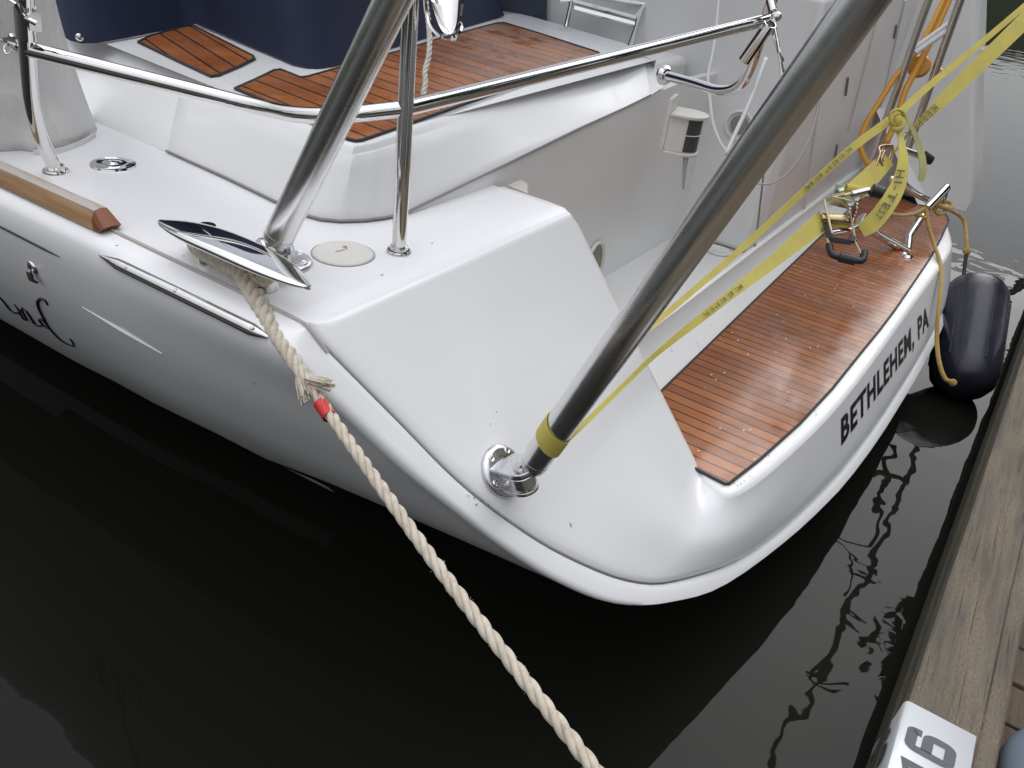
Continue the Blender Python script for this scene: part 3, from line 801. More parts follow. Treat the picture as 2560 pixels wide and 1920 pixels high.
m.build('horn', CHROME, cl, smooth=70)
for px, py in ((522, 655), (668, 720)):
    b_ = at(px, py, z=1.2505); m = MB()
    m.tube([b_, b_ + V((0, 0, .012)), b_ + V((0, 0, .045)), b_ + V((0, 0, .072))], [.021, .0195, .0165, .018], 24); m.build('foot', CHROME, cl, smooth=60)

# ---- deck hardware
b_ = at(283, 412, z=1.2505); m = MB()
m.lathe([(.0, .0085), (.012, .0085), (.016, .0055), (.034, .005), (.036, .0065), (.040, .0045), (.049, .0035), (.0505, 0)], b_, n=48); fo = m.build('deck_filler', CHROME, deck, smooth=40)
b_ = at(858, 634, z=1.2505); m = MB()
m.lathe([(0, .0075), (.045, .0065), (.056, .0045), (.0605, .001), (.061, -.001)], b_, n=56); cp = m.build('round_cover', CREAM, deck, smooth=40)
m = MB(); m.lathe([(0, .0092), (.0045, .0088), (.0052, .006)], b_ + V((.015, .01, -.0008)), n=12); m.build('screw_cap', GAP, cp)
m = MB(); m.lathe([(.062, .0006), (.0632, .0002), (.0632, -.001), (.06, -.001)], b_, n=56); m.build('cover_gasket', GAP, cp)
m = MB(); s0 = b_ + V((-.018, .003, .0079)); m.tube([s0, s0 + V((.012, -.004, -.0001)), s0 + V((.03, -.003, -.0002))], .0022, 6, sq=.3); 
PINK = mat('faded_red_mark', (.60, .36, .33), .7); m.build('red_scuff', PINK, cp)
# speckles of dirt on the deck
# ---- toe rail
m = MB()
def tr(y, dx0=0):
    return y
x0, x1 = .812, .852
tpx = []
rowsT = []
for y in (1.405, 1.44, 1.6, 1.9, 2.4, 3.2, 4.5, 6):
    f = fb(y); s_ = .0 if y > 1.41 else -.0
    zb = 1.2505 + rise(y) * 1.4
    cx = XC + (.833 - XC) * f
    if y < 1.42: prof = [(-.0215, 0), (-.022, .008), (-.018, .012), (.0, .014), (.018, .012), (.022, .008), (.0215, 0)]
    else: prof = [(-.0215, 0), (-.022, .022), (-.014, .038), (0, .041), (.013, .038), (.021, .022), (.0215, 0)]
    rowsT.append([V((cx + a, y + (0 if y > 1.42 else (.02 - b * 1.2)), zb + b)) for a, b in prof])
m.grid(rowsT); m.f.append((0, 1, 2, 3, 4, 5, 6)); m.mi.append(0)
TR = mat('worn_teak', (.36, .20, .08), .5); TRE = mat('red_end_grain', (.22, .07, .028), .45)
co = coord(TR, (60, 4, 60)); g = noi(TR, co, 1, 6, .65)
c_ = ramp(TR, g, [(.3, (.30, .155, .07)), (.6, (.46, .29, .15))])
n2 = noi(TR, coord(TR, (30, 3, 30)), 1.2, 5, .7); pf = ramp(TR, n2, [(.40, (0, 0, 0)), (.50, (1, 1, 1))])
geo = N(TR, 'ShaderNodeNewGeometry'); sp = N(TR, 'ShaderNodeSeparateXYZ'); L(TR, geo.outputs['Normal'], sp.inputs[0])
nz = ramp(TR, sp.outputs['Z'], [(.35, (0, 0, 0)), (.75, (1, 1, 1))]); ml = N(TR, 'ShaderNodeMath', operation='MULTIPLY'); L(TR, pf, ml.inputs[0]); L(TR, nz, ml.inputs[1])
L(TR, mix(TR, ml.outputs[0], c_, (.45, .42, .39)), B(TR).inputs['Base Color']); bump(TR, g, .3, .002)
tro = m.build('toe_rail', [TR, TRE], deck, smooth=30)
for pl_ in tro.data.polygons:
    if (pl_.center + V(boat.location)).y < 1.44: pl_.material_index = 1
# ---- stainless rub strip on the hull edge
m = MB()
RA, RBp = (243, 634), (662, 838)
strip_pts = [onhull(RA[0] + (RBp[0] - RA[0]) * k / 24, RA[1] + (RBp[1] - RA[1]) * k / 24, .002) for k in range(25)]
sm_pts = [strip_pts[0].lerp(strip_pts[-1], k / 24) for k in range(25)]
mid = sum(((a - b) for a, b in zip(strip_pts, sm_pts)), V((0, 0, 0))) / 25
sm_pts = [p + mid for p in sm_pts]
m.tube(sm_pts, [.002 + .0095 * min(1, k / 3) * min(1, (24 - k) / 2 + .1) for k in range(25)], 16, sq=.8)
rb = m.build('rub_strip', POLISH, hull_o, smooth=60)
for t in (.2, .5, .93):
    p = sm_pts[0].lerp(sm_pts[-1], t); m = MB(); m.lathe([(.0, .0015), (.003, .001), (.0042, -.0005)], p + V((-.55, 0, .8)).normalized() * .0092, (-.55, 0, .8), 12); m.build('screw', CAST, rb)
# hull side details
m = MB(); g1 = [onhull(-40 + k * 19, 545 + k * 9.75, .0006) for k in range(11)]; m.tube(g1, [.0028] * 9 + [.002, .0008], 6); m.build('styling_groove', LETTER, hull_o)
m = MB(); g2 = [onhull(205 + k * 20, 767 + k * 11.7, .0004) for k in range(11)]
m.tube(g2, [.0006, .0015, .002, .003, .004, .0045, .004, .0035, .003, .002, .001], 8, sq=1); m.build('moulded_crease', WHITE, hull_o)
vp = onhull(88, 682, .0); m = MB()
hn = V((-.95, 0, -.05)).normalized()
m.lathe([(.0, .004), (.010, .006), (.014, .004), (.016, 0)], onhull(82, 668, 0), hn, 20); m.tube([onhull(84, 672, .008), onhull(94, 690, .012), onhull(100, 700, .006)], [.009, .008, .006], 12)
m.build('vent_fitting', CHROME, hull_o, smooth=60)
m = MB(); m.lathe([(.0, .0045), (.006, .0042)], onhull(80, 667, .001), hn, 14); m.build('vent_hole', DARKM, hull_o)
# script name on the topside
def stroke(mb, pxs, wd, n=8):
    P = cr([V((a, b, 0)) for a, b in pxs], n); K = len(P)
    L3 = [onhull(p.x, p.y, .0012) for p in P]
    W = []; 
    for i in range(K):
        t = i / (K - 1); w_ = wd * (.45 + .55 * math.sin(math.pi * min(1, max(0, t))) ** .6); W.append(w_)
    mb.tube(L3, [x / 2 for x in W], 6, sq=.9)
m = MB()
stroke(m, [(-20, 728), (0, 742), (14, 758), (28, 775), (42, 782), (52, 776), (56, 768)], .006)
stroke(m, [(36, 760), (46, 772), (52, 784), (60, 796), (68, 798), (58, 780), (56, 774)], .006)
stroke(m, [(56, 772), (66, 776), (76, 790), (86, 806), (98, 814), (108, 812)], .0065)
stroke(m, [(120, 762), (114, 750), (104, 746), (96, 752), (98, 768), (108, 790), (122, 815), (134, 832)], .008)
stroke(m, [(128, 822), (118, 818), (104, 806), (100, 798), (110, 800), (122, 816), (134, 830), (150, 846), (168, 858), (182, 864), (184, 858), (176, 846)], .0075)
m.build('name_script', LETTER, hull_o, smooth=0)

# lettering on the transom
def text_mesh(txt, bold=.0, space=1.0, res=4):
    cu = bpy.data.curves.new('t', 'FONT'); cu.body = txt; cu.size = 1; cu.offset = bold; cu.space_character = space; cu.resolution_u = res; cu.fill_mode = 'FRONT'
    o = bpy.data.objects.new('t', cu); COL.objects.link(o); dg = bpy.context.evaluated_depsgraph_get(); dg.update()
    me_ = bpy.data.meshes.new_from_object(o.evaluated_get(dg)); bpy.data.objects.remove(o)
    vs = [v.co.copy() for v in me_.vertices]; fs = [tuple(p.vertices) for p in me_.polygons]; bpy.data.meshes.remove(me_)
    lo = V((min(v.x for v in vs), min(v.y for v in vs), 0)); hi = V((max(v.x for v in vs), max(v.y for v in vs), 0))
    return [V(((v.x - lo.x) / (hi.x - lo.x), (v.y - lo.y) / (hi.y - lo.y), 0)) for v in vs], fs
vs, fs = text_mesh('BETHLEHEM, PA', .035, 1.12)
# split long edges for the curved surface
bmt = bmesh.new(); bv = [bmt.verts.new(v) for v in vs]
for f in fs:
    try: bmt.faces.new([bv[i] for i in f])
    except Exception: pass
lo_y = -.12
def zc(x): return 0
BL, TL, BR, TRt = onhull(2102, 1117), onhull(2101, 1047), onhull(2321, 817), onhull(2319, 761)
lt = MB(); bmt.verts.index_update(); vv = []
yb = .12                                                   # comma descends below the capitals' baseline
for v in bmt.verts:
    u = v.co.x; t = (v.co.y - yb) / (1 - yb)
    b = BL.lerp(BR, u); tt = TL.lerp(TRt, u); p = b.lerp(tt, t)
    q_ = proj(p); vv.append(onhull(q_[0], q_[1], .0014))
ff = [tuple(v.index for v in f.verts) for f in bmt.faces]; us = [v.co.x for v in bmt.verts]; bmt.free()
for lo_u, hi_u in ((-1, .845), (.845, 2)):
    lt = MB(); sel = [f for f in ff if lo_u <= sum(us[i] for i in f) / len(f) < hi_u]; ids = sorted({i for f in sel for i in f}); mp_ = {i: k for k, i in enumerate(ids)}
    lt.add([vv[i] for i in ids], [tuple(mp_[i] for i in f) for f in sel]); lt.build('transom_lettering', LETTER, hull_o, smooth=0, fixn=False)

# ---- stern light on the end of the seat box
lc = V((2.90, 1.02, 1.27)); sl = empty('stern_light', at(1700, 310, d=2.64), parent=boat)
lc = at(1712, 330, d=2.62)
HX_ = V((1, 0, 0)); up = V((0, 0, 1)); aft = V((.25, -1, 0)).normalized(); rgt = aft.cross(up).normalized() * -1
m = MB()
def hp(a, rad): return aft * math.cos(a) * rad + rgt * math.sin(a) * rad
def shell(rad, z0, z1, a0, a1, back, n=20):
    P = [lc + hp(a0 + (a1 - a0) * k / n, rad) for k in range(n + 1)]
    P += [lc - aft * back + rgt * rad * .98, lc - aft * back - rgt * rad * .98] if a1 > 1.4 else []
    return [p + up * z0 for p in P], (z1 - z0)
P, h = shell(.050, -.057, .052, -1.57, 1.57, .05); m.extr(P, up * h); body = m.build('housing', CREAM, sl, smooth=30, bevel=.003)
m = MB(); P, h = shell(.066, .052, .063, -1.57, 1.57, .05); m.extr(P, up * h); m.build('cap', CREAM, sl, smooth=30, bevel=.004)
m = MB(); P, h = shell(.058, -.068, -.057, -1.57, 1.57, .05); m.extr(P, up * h); m.build('base_rim', CREAM, sl, smooth=30, bevel=.004)
LENS = mat('smoked_lens', (.10, .10, .11), .12); B(LENS).inputs['Transmission Weight'].default_value = .4; LENSD = LENS
m = MB()
n = 18; a0, a1 = -1.35, 1.1
m.grid([[lc + hp(a0 + (a1 - a0) * k / n, .0515) + up * z_ * 1.12 for k in range(n + 1)] for z_ in (-.047, -.02, -.004, -.002, .0, .002, .02, .043)])
m.build('lens', LENS, sl, smooth=60)
m = MB(); m.tube([lc + hp(a0 + (a1 - a0) * k / n, .0525) for k in range(n + 1)], .0018, 6); m.build('lens_rib', CREAM, sl)
m = MB(); m.box(lc - aft * .058 + up * .02, rgt * .045, aft * .008, up * .085); m.build('mount_plate', CREAM, sl, smooth=30, bevel=.006)
m = MB(); m.tube([at(1716, 378, d=2.62), at(1711, 430, d=2.63), at(1708, 474, d=2.64)], [.011, .006, .003], 12); m.build('grey_cone', mat('cone_grey', (.30, .28, .27), .6), sl)  # grey cone tapering down below the housing

# ---- vent ring in the bulkhead, showing past the wing edge
vc = at(1482, 668, y=BY - .002); ve = empty('bulkhead_vent', vc, parent=boat)
m = MB(); nn = 40
def el(rx, rz, dy): return [vc + V((math.cos(2 * math.pi * k / nn) * rx, dy, math.sin(2 * math.pi * k / nn) * rz)) for k in range(nn)]
m.grid([el(.074, .098, 0), el(.073, .097, -.008), el(.068, .092, -.011), el(.062, .086, -.006), el(.061, .085, .0)], closeu=True); m.build('ring', CREAM, ve, smooth=60)
m = MB(); m.v = []; e_ = el(.062, .086, -.001); m.add(e_, [tuple(range(nn))]); m.build('recess', mat('brown_recess', (.26, .235, .19), .7), ve, smooth=0)
# shower ring on the sole, discharge ring on the locker
m = MB(); c_ = at(1796, 628, z=.744); m.lathe([(.052, 0), (.052, .006), (.045, .008), (.040, .004), (.0, .003)], c_, n=36); m.build('drain_cap', WHITEC, boat, smooth=50)
c_ = at(1848, 312, x=3.197); m = MB(); m.lathe([(.060, 0), (.060, .005), (.050, .008), (.046, .004), (.044, 0)], c_, (-1, 0, 0), 36); so = m.build('socket_ring', WHITEC, sbo, smooth=50)
m = MB(); m.lathe([(.036, .0), (.030, .010), (0, .011)], c_, (-1, 0, 0), 30); m.build('socket_plug', mat('grey_plastic', (.25, .245, .24), .5), sbo)
# notch fitting at the deck edge
m = MB(); a_, b_, c2_, d2_ = at(1268, 463, z=1.2515), at(1302, 449, z=1.2515), at(1318, 458, z=1.2515), at(1320, 484, z=1.2515)
m.extr([a_, b_, c2_, d2_], (0, 0, -.004)); m.build('edge_notch', mat('notch_fill', (.52, .49, .46), .6), deck, smooth=0)

# ---- swim ladder folded up at the stern
lad = empty('swim_ladder', at(2265, 545, z=.72), parent=boat)
def tubeo(name, pts, r, mat_=POLISH, parent=lad, n=16, smth=True, k=8):
    m_ = MB(); m_.tube(cr(pts, k) if smth else pts, r, n); return m_.build(name, mat_, parent)
tubeo('ladder_rail', [at(2328, -20, d=3.3), at(2180, 400, d=3.75)], .017, smth=False)
tubeo('ladder_rail', [at(2408, -20, d=3.3), at(2270, 372, d=3.75)], .017, smth=False)
tubeo('step', [at(2288, 132, d=3.45), at(2382, 66, d=3.4)], .012, mat('clear_white_plastic', (.7, .7, .72), .2), smth=False)
tubeo('step', [at(2284, 122, d=3.45), at(2376, 56, d=3.4)], .010, mat('clear_white_plastic', (.7, .7, .72), .2), smth=False)
tubeo('step', [at(2260, 375, d=3.6), at(2322, 398, d=3.62)], .014, smth=False)
m = MB(); m.tube([at(2308, 392, d=3.62), at(2330, 402, d=3.62)], [.028, .02], 14); m.build('rubber_foot', BLACKR, lad)
tubeo('hinge_tube', [at(2225, 447, d=3.9), at(2250, 455, d=3.9), at(2290, 485, d=3.95), at(2330, 505, d=4.0)], .016)
tubeo('hinge_tube', [at(2366, 470, d=3.95), at(2316, 522, d=3.85)], .021, CHROME, smth=False)
tubeo('hinge_tube', [at(2305, 540, d=3.85), at(2272, 590, d=3.8), at(2268, 634, d=3.75)], .018, CHROME, smth=False)
tubeo('hinge_tube', [at(2150, 545, d=3.6), at(2190, 585, d=3.65), at(2268, 628, d=3.75)], .019, CHROME, smth=False)
tubeo('hinge_tube', [at(2366, 478, d=3.95), at(2360, 500, d=3.97), at(2352, 520, d=4.0)], .010)
m = MB(); m.lathe([(0, .01), (.02, .01), (.028, .004), (.03, 0)], at(2268, 640, z=.705), n=20); m.build('foot_plate', CHROME, lad)
tubeo('step', [at(2075, 585, d=3.3), at(2135, 572, d=3.4), at(2160, 540, d=3.55)], .014)
# mounting bracket with orange pulleys on the quarter wall
bx0 = [(2320, 127), (2392, 147), (2396, 190), (2370, 206), (2300, 186)]
m = MB(); m.extr([at(px, py, y=.775) for px, py in bx0], (0, -.01, 0)); m.build('hinge_bracket', steel('dull_bracket', (.40, .38, .36), .35, 1), lad, smooth=0)
for px, py in ((2320, 143), (2354, 150)):
    m = MB(); m.lathe([(.012, .0), (.010, .008), (0, .01)], at(px, py, y=.765), (0, -1, 0), 14); m.build('bolt', CHROME, lad)
m = MB(); c_ = at(2298, 165, d=3.55); v_ = ray(2298, 165).normalized() * -1; m.lathe([(.048, -.014), (.048, .0), (.040, .012), (0, .014)], c_, (v_ + V((0, 0, .2))), 28); m.build('pulley', ORANGE, lad, smooth=40)
m = MB(); c_ = at(2345, 186, d=3.6); m.lathe([(.03, -.014), (.03, .0), (.022, .012), (0, .014)], c_, v_, 24); m.build('pulley', ORANGE, lad, smooth=40)
# small cleat outside the starboard quarter
c_ = at(2452, 130, d=4.55); m = MB(); m.tube([c_, at(2474, 118, d=4.5)], .014, 12); m.tube([at(2450, 122, d=4.55), at(2455, 148, d=4.55)], .018, 12); m.build('stern_cleat', CHROME, qo)

# ---- navy bimini top above the cockpit (out of frame, mirrored in the water)
BIM = mat('bimini_canvas', (.03, .04, .075), .9); tr_ = N(BIM, 'ShaderNodeBsdfTranslucent'); tr_.inputs[0].default_value = (.50, .52, .58, 1); mxs = N(BIM, 'ShaderNodeMixShader'); mxs.inputs[0].default_value = .75
L(BIM, B(BIM).outputs[0], mxs.inputs[1]); L(BIM, tr_.outputs[0], mxs.inputs[2]); L(BIM, mxs.outputs[0], [n for n in BIM.node_tree.nodes if n.type == 'OUTPUT_MATERIAL'][0].inputs[0])
bim = empty('bimini', (3.2, 2.5, 3.2), parent=boat)
m = MB(); rb_ = []
for iy in range(13):
    y = .74 + iy * .46; r = []
    for ix in range(13):
        x_ = 1.93 + ix * (4.85 - 1.93) / 12; u = (x_ - 3.39) / 1.46
        r.append(V((x_ + .03 * math.sin(y * 3), y, 3.42 - .16 * u ** 4 - .10 * u * u + .03 * math.cos((y - .74) / .92 * 2 * math.pi))))
    rb_.append(r)
m.grid(rb_); m.build('canopy', BIM, bim, smooth=180)
for y in (1.0, 2.6, 4.2, 5.8):
    m = MB(); m.tube(round_path([V((1.85, 2.6 + (y - 2.6) * .25, 1.3)), V((1.97, y, 3.12)), V((2.4, y, 3.34)), V((4.4, y, 3.34)), V((4.82, y, 3.12)), V((4.9, 2.6 + (y - 2.6) * .25, 1.3))], .2), .013, 10); m.build('bow', POLISH, bim)

# ------------------------------------------------------------------ canvas things
def folds(p, a, sc, ax):
    return p + V(ax) * a * noise.noise(p * sc)
# navy cover filling the cockpit well
nc_px = [(118, 20), (128, 40), (150, 85), (175, 102), (205, 109), (240, 108), (300, 98), (400, 79), (452, 68), (490, 60), (540, 80), (600, 106), (700, 147), (730, 160), (765, 167), (800, 168), (840, 162), (900, 144), (1000, 112), (1100, 83), (1200, 56), (1261, 39)]
basep = [pl(px, py, .006) for px, py in nc_px]
BI = [V((3.2, 3.6, 2.55)), V((2.4, 3.4, 2.5))]
m = MB(); rows_ = []
for k in range(14):
    t = k / 13; r = []
    for i, p in enumerate(basep):
        q_ = p.lerp(V((2.5 + (p.x - 2.4) * .75, p.y + .55, 2.35)), t ** .9)
        q_ = q_ + V((.5, .7, 0)) * (.07 * noise.noise(V((p.x * 2.6, p.y * 2.6, q_.z * 1.0)))) * min(1, t * 5)
        r.append(q_)
    rows_.append(r)
m.grid(rows_); m.grid([[V(p) + V((.02, .03, 0)) for p in r] for r in rows_])
nav = m.build('cockpit_cover', NAVY, None, smooth=180)
tag(nav, 'dark navy canvas cover draped over the cockpit with a snap stud near its white edge', 'canvas cover')
m = MB(); sp_ = at(199, 93, d=dep(basep[4]) - .03); m.lathe([(.0, .006), (.007, .0055), (.010, .002), (.0105, 0)], sp_, ray(199, 93) * -1, 18); m.build('snap_stud', POLISH, nav)
# paler side screen beside it
m = MB(); sp0 = [at(px, py, x=3.15) for px, py in ((1235, -90), (1362, -90), (1360, 80), (1300, 60), (1235, 60))]
m.extr(sp0, (.02, 0, 0))
tag(m.build('side_screen', GREYNAVY, None, smooth=0), 'greyish blue side screen panel hanging beyond the teak seat', 'side screen')

# off-white canvas bag at the left
m = MB(); rows_ = []
bagb = [(-150, 372), (-60, 376), (0, 378), (50, 375), (86, 380), (120, 378), (160, 370), (205, 352), (236, 333), (243, 322)]
bagt = [(-150, -140), (-60, -160), (-10, -160), (20, -160), (44, -160), (66, -160), (84, -160), (96, -160), (106, -160), (112, -160)]
for k in range(22):
    t = k / 21; r = []
    for i, (b, tt) in enumerate(zip(bagb, bagt)):
        tt_ = t ** 1.0
        px = b[0] + (tt[0] - b[0]) * (1 - (1 - tt_) ** 1.45) if i > 4 else b[0] + (tt[0] - b[0]) * tt_
        py = b[1] + (tt[1] - b[1]) * tt_
        base_d = dep(at(b[0], b[1], z=1.252)); dd_ = base_d - .28 * t
        wob = .016 * noise.noise(V((i * .8, t * 4.0, 1.3))) + .014 * noise.noise(V((i * 1.9, t * 9, 5.1)))
        if t < .06: wob += -.008
        r.append(at(px, py, d=dd_ + wob * min(1, t * 6)))
    rows_.append(cr(r, 4))
m.grid(rows_)
back = [[p + ray(60, 200).normalized() * .10 for p in r] for r in rows_]
m.grid([[r[-1] for r in rows_], [p[-1] for p in back]]); m.grid(back)
m.grid([rows_[0], back[0]])
bag = m.build('canvas_bag', OFFW, None, smooth=180)
tag(bag, 'creased off white canvas bag standing on the side deck behind the bent stanchion', 'canvas bag')
m = MB(); hem = [at(px, py, z=1.256) for px, py in ((84, 382), (120, 382), (160, 374), (205, 357), (238, 338))]
m.ribbon(cr(hem, 5), V((0, 0, 1)), .012, .004); m.build('hem', OFFW, bag)

# ------------------------------------------------------------------ ropes
def laid(mb, path, R, pitch, n=8, strands=3, ph=0.0, jit=.0):
    P = [V(p) for p in path]; T, U = mb.frames(P); acc = 0; L_ = [0]
    for a, b in zip(P, P[1:]): acc += (b - a).length; L_.append(acc)
    for s_ in range(strands):
        pts_ = []
        for i, p in enumerate(P):
            rr = (R[i] if isinstance(R, list) else R); a = ph + 2 * math.pi * (L_[i] / pitch + s_ / strands); w_ = T[i].cross(U[i])
            j_ = 1 + jit * noise.noise(p * 90 + V((s_ * 7, 0, 0)))
            pts_.append(p + (U[i] * math.cos(a) + w_ * math.sin(a)) * rr * .54 * j_)
        rad = [(R[i] if isinstance(R, list) else R) * .52 * (1 + jit * .6 * noise.noise(P[i] * 60 + V((0, s_ * 5, 0)))) for i in range(len(P))]
        mb.tube(pts_, rad, n)
def resample(path, step):
    P = [V(p) for p in path]; out_ = [P[0]]; acc = 0
    for a, b in zip(P, P[1:]):
        l = (b - a).length
        if l < 1e-9: continue
        while acc + l >= step:
            t = (step - acc) / l; a = a.lerp(b, t); out_.append(a.copy()); l = (b - a).length; acc = 0
        acc += l
    out_.append(P[-1]); return out_
RR = .0093
def sdep(px, py, lift):
    p = at(px, py, z=1.2505)
    if p.y > .93 and p.x > .838: return dep(p) - lift
    return dep(onhull(px, py, 0)) - lift
D_A, D_B = sdep(606, 690, .035), .90
def rd(px, py):                                           # depth along the taut straight rope
    s_ = ((px - 606) * 900 + (py - 690) * 1250) / (900 ** 2 + 1250 ** 2)
    return 1 / ((1 - s_) / D_A + s_ / D_B)
def rp(px, py, l=0): return at(px, py, d=rd(px, py) - l)
print('rope clearances', [(px, py, round(rd(px, py), 3), round(sdep(px, py, 0), 3)) for px, py in ((606, 690), (640, 745), (690, 830), (745, 920), (790, 985))])
line = empty('mooring_line', at(740, 850, d=1.36), 'tan three strand dock line spliced round the shiny cleat and crossing the dark water', 'mooring line')
splice_end = rp(790, 985)
mainp = cr([rp(775, 955), splice_end, rp(930, 1186), rp(1100, 1424), rp(1300, 1684), rp(1500, 1940), rp(1640, 2120), V((.62, -.55, .62)), V((.60, -.95, .35))], 12)
mainp = resample(mainp, .0045)
m = MB(); laid(m, mainp, RR, .076, 10, 3, 0, .05); m.build('rope', ROPE, line, smooth=180)
# spliced section: thicker, tucked strands
spl = resample(cr([rp(598, 672), rp(640, 745), rp(690, 830), rp(745, 920), rp(778, 962)], 8), .0045)
K = len(spl); Rs = [RR * (2.0 - .95 * (i / (K - 1)) ** 3) for i in range(K)]
m = MB()
laid(m, [p + V((.004, .002, .0)) for p in spl], [r * .80 for r in Rs], .075, 9, 3, 0.5, .05)
laid(m, [p + V((-.008, -.004, .006)) * (1 - .4 * i / K) for i, p in enumerate(spl)], [r * .74 for r in Rs], .066, 9, 3, 1.9, .08)
m.build('splice', ROPE, line, smooth=180)
# tail ends of the tucks
m = MB()
def frayed(a, b, r0, n=26):
    a, b = V(a), V(b); d_ = (b - a)
    for _ in range(n):
        o_ = V((random.gauss(0, 1), random.gauss(0, 1), random.gauss(0, 1))).normalized() * r0 * random.uniform(.2, 1)
        e_ = b + o_ * 1.25 + d_ * random.uniform(-.15, .12)
        m.tube([a + o_ * .5, (a + e_ + o_ * .9) / 2, e_], [.0014, .0019, .0014], 5)
frayed(rp(752, 945), rp(818, 962, .018), .010, 60)
frayed(rp(742, 925), rp(760, 994, .014), .009, 55)
m.build('frayed_tails', ROPE, line, smooth=180)['kind'] = 'stuff'
# eye: two legs up to the cleat and round its base
m = MB()
def dk_(px, py, l): return at(px, py, d=dep(at(px, py, z=1.2505)) - l)
eyeA = resample(cr([rp(612, 700), dk_(588, 678, .045), dk_(558, 654, .04), dk_(520, 634, .04), dk_(492, 612, .05), dk_(480, 594, .06), dk_(500, 585, .075)], 8), .0045)
laid(m, eyeA, RR * 1.35, .055, 9, 3, .3, .05)
eyeB = resample(cr([rp(622, 690), dk_(632, 668, .05), dk_(650, 672, .04), dk_(690, 690, .045), dk_(705, 680, .06), dk_(660, 655, .075), dk_(600, 640, .07), dk_(540, 622, .065), dk_(490, 596, .065)], 8), .0045)
laid(m, eyeB, RR * 1.25, .055, 9, 3, 1.1, .05)
eyeC = resample(cr([dk_(478, 600, .05), dk_(490, 624, .045), dk_(534, 652, .045), dk_(597, 686, .045), dk_(645, 702, .045), dk_(676, 700, .05)], 8), .0045)
laid(m, eyeC, RR * 1.15, .055, 9, 3, 1.1, .05)
m.build('eye_loop', ROPE, line, smooth=180)
# fuzz
m = MB()
for _ in range(260):
    i = random.randrange(len(mainp) - 2); p = mainp[i]; t = (mainp[i + 1] - p).normalized(); o_ = t.orthogonal(); o_.rotate(Matrix.Rotation(random.uniform(0, 6.28), 3, t)); o_.normalize()
    a = p + o_ * RR * .95; b = a + (o_ * random.uniform(.2, 1) + t * random.uniform(-1, 1)).normalized() * random.uniform(.0015, .0045); m.tube([a, b], .0002, 3, cap=False)
m.build('loose_fibres', ROPE, line, smooth=0)['kind'] = 'stuff'
# red tape
tp0, tp1 = rp(801, 1007), rp(824, 1042)
m = MB(); ax = (tp1 - tp0); rows_ = []
T_ = ax.normalized(); U_ = T_.orthogonal().normalized(); W_ = T_.cross(U_)
for k in range(9):
    c_ = tp0 + ax * k / 8; rows_.append([c_ + (U_ * math.cos(a) + W_ * math.sin(a)) * (.0112 + .0010 * noise.noise(V((math.cos(a) * 3, math.sin(a) * 3, k * .8)))) for a in [2 * math.pi * q_ / 24 for q_ in range(24)]])
m.grid(rows_, closeu=True)
vw = V((1, -.3, .3)).normalized()
m.ribbon([tp0.lerp(tp1, .35) + AX * .008, tp0.lerp(tp1, .3) + AX * .020 + V((0, 0, .006)), tp0.lerp(tp1, .1) + AX * .026 + V((0, 0, .006))], T_, [.017, .014, .02], .0012)
m.build('red_tape', RED, line, smooth=60)

# white cord hanging in front of the seats
m = MB(); P = cr([at(px, py, d=1.9) for px, py in ((1062, -40), (1066, 20), (1070, 45), (1074, 90), (1072, 140), (1062, 180), (1064, 205), (1058, 238))], 8)
laid(m, resample(P, .006), [.0068] * len(resample(P, .006)), .04, 6, 3); 
tag(m.build('thin_line', WCORD, None, smooth=180), 'short white cord hanging over the teak seat behind the upright post', 'cord')
# thin white hose on the locker wall
m = MB(); P = cr([at(px, py, d=2.9) for px, py in ((1800, -30), (1785, 110), (1770, 190), (1775, 250), (1783, 310), (1800, 355), (1822, 388))], 8); m.tube(P, .006, 8)
tag(m.build('shower_hose', WHITEC, None, smooth=180), 'thin white shower hose hanging against the locker between stern light and thick pole', 'hose')
m = MB(); P = cr([at(px, py, d=2.95) for px, py in ((1850, 432), (1900, 460), (1950, 448), (1995, 400), (2030, 330), (2050, 230), (2056, 120), (2060, -20))], 8); m.tube(P, .0035, 8)
tag(m.build('thin_cable', mat('grey_cable', (.42, .40, .38), .5), None, smooth=180), 'thin grey cable looping across the white locker to the right of the thick pole', 'cable')
m = MB(); P = cr([at(px, py, d=2.3) for px, py in ((1915, 145), (1895, 200), (1868, 270), (1840, 330), (1815, 385))], 6); m.tube(P, .0065, 8)
tag(m.build('white_hose', WHITEC, None, smooth=180), 'straight white hose dropping from the rail end behind the thick pole', 'hose')
# orange hose / line through the ladder
m = MB(); P = cr([at(px, py, d=3.5) for px, py in ((2372, -30), (2330, 60), (2290, 130), (2240, 190), (2195, 260), (2165, 310), (2150, 355), (2156, 385), (2170, 412))], 8); m.tube(P, .0125, 10)
tag(m.build('orange_line', ORANGE, None, smooth=180), 'orange line looping down in front of the white locker behind the ladder', 'line')
m = MB(); P = cr([at(px, py, d=3.52) for px, py in ((2385, -30), (2355, 40), (2318, 120), (2290, 175), (2262, 230), (2240, 300), (2215, 360))], 8); m.tube(P, .014, 10)
tag(m.build('orange_strap', ORANGE, None, smooth=180), 'orange line running straight down through the ladder over its pulley', 'line')

# ------------------------------------------------------------------ yellow ratchet straps
strap = empty('ratchet_strap', at(2110, 540, d=2.75), 'yellow webbing ratchet strap pulled tight from the thick pole across the swim platform', 'ratchet strap')
def screen_w(px, py): return ray(px, py).normalized()
def wdir(dx, dy):                                         # a direction lying across the view, dx right dy down
    return (ROT @ V((dx, -dy, 0))).normalized()
# wrap round the pole
pw = at(1378, 1092, d=dep(pole2.matrix_basis.translation + V(boat.location)) - .13 if False else None or 1.45)
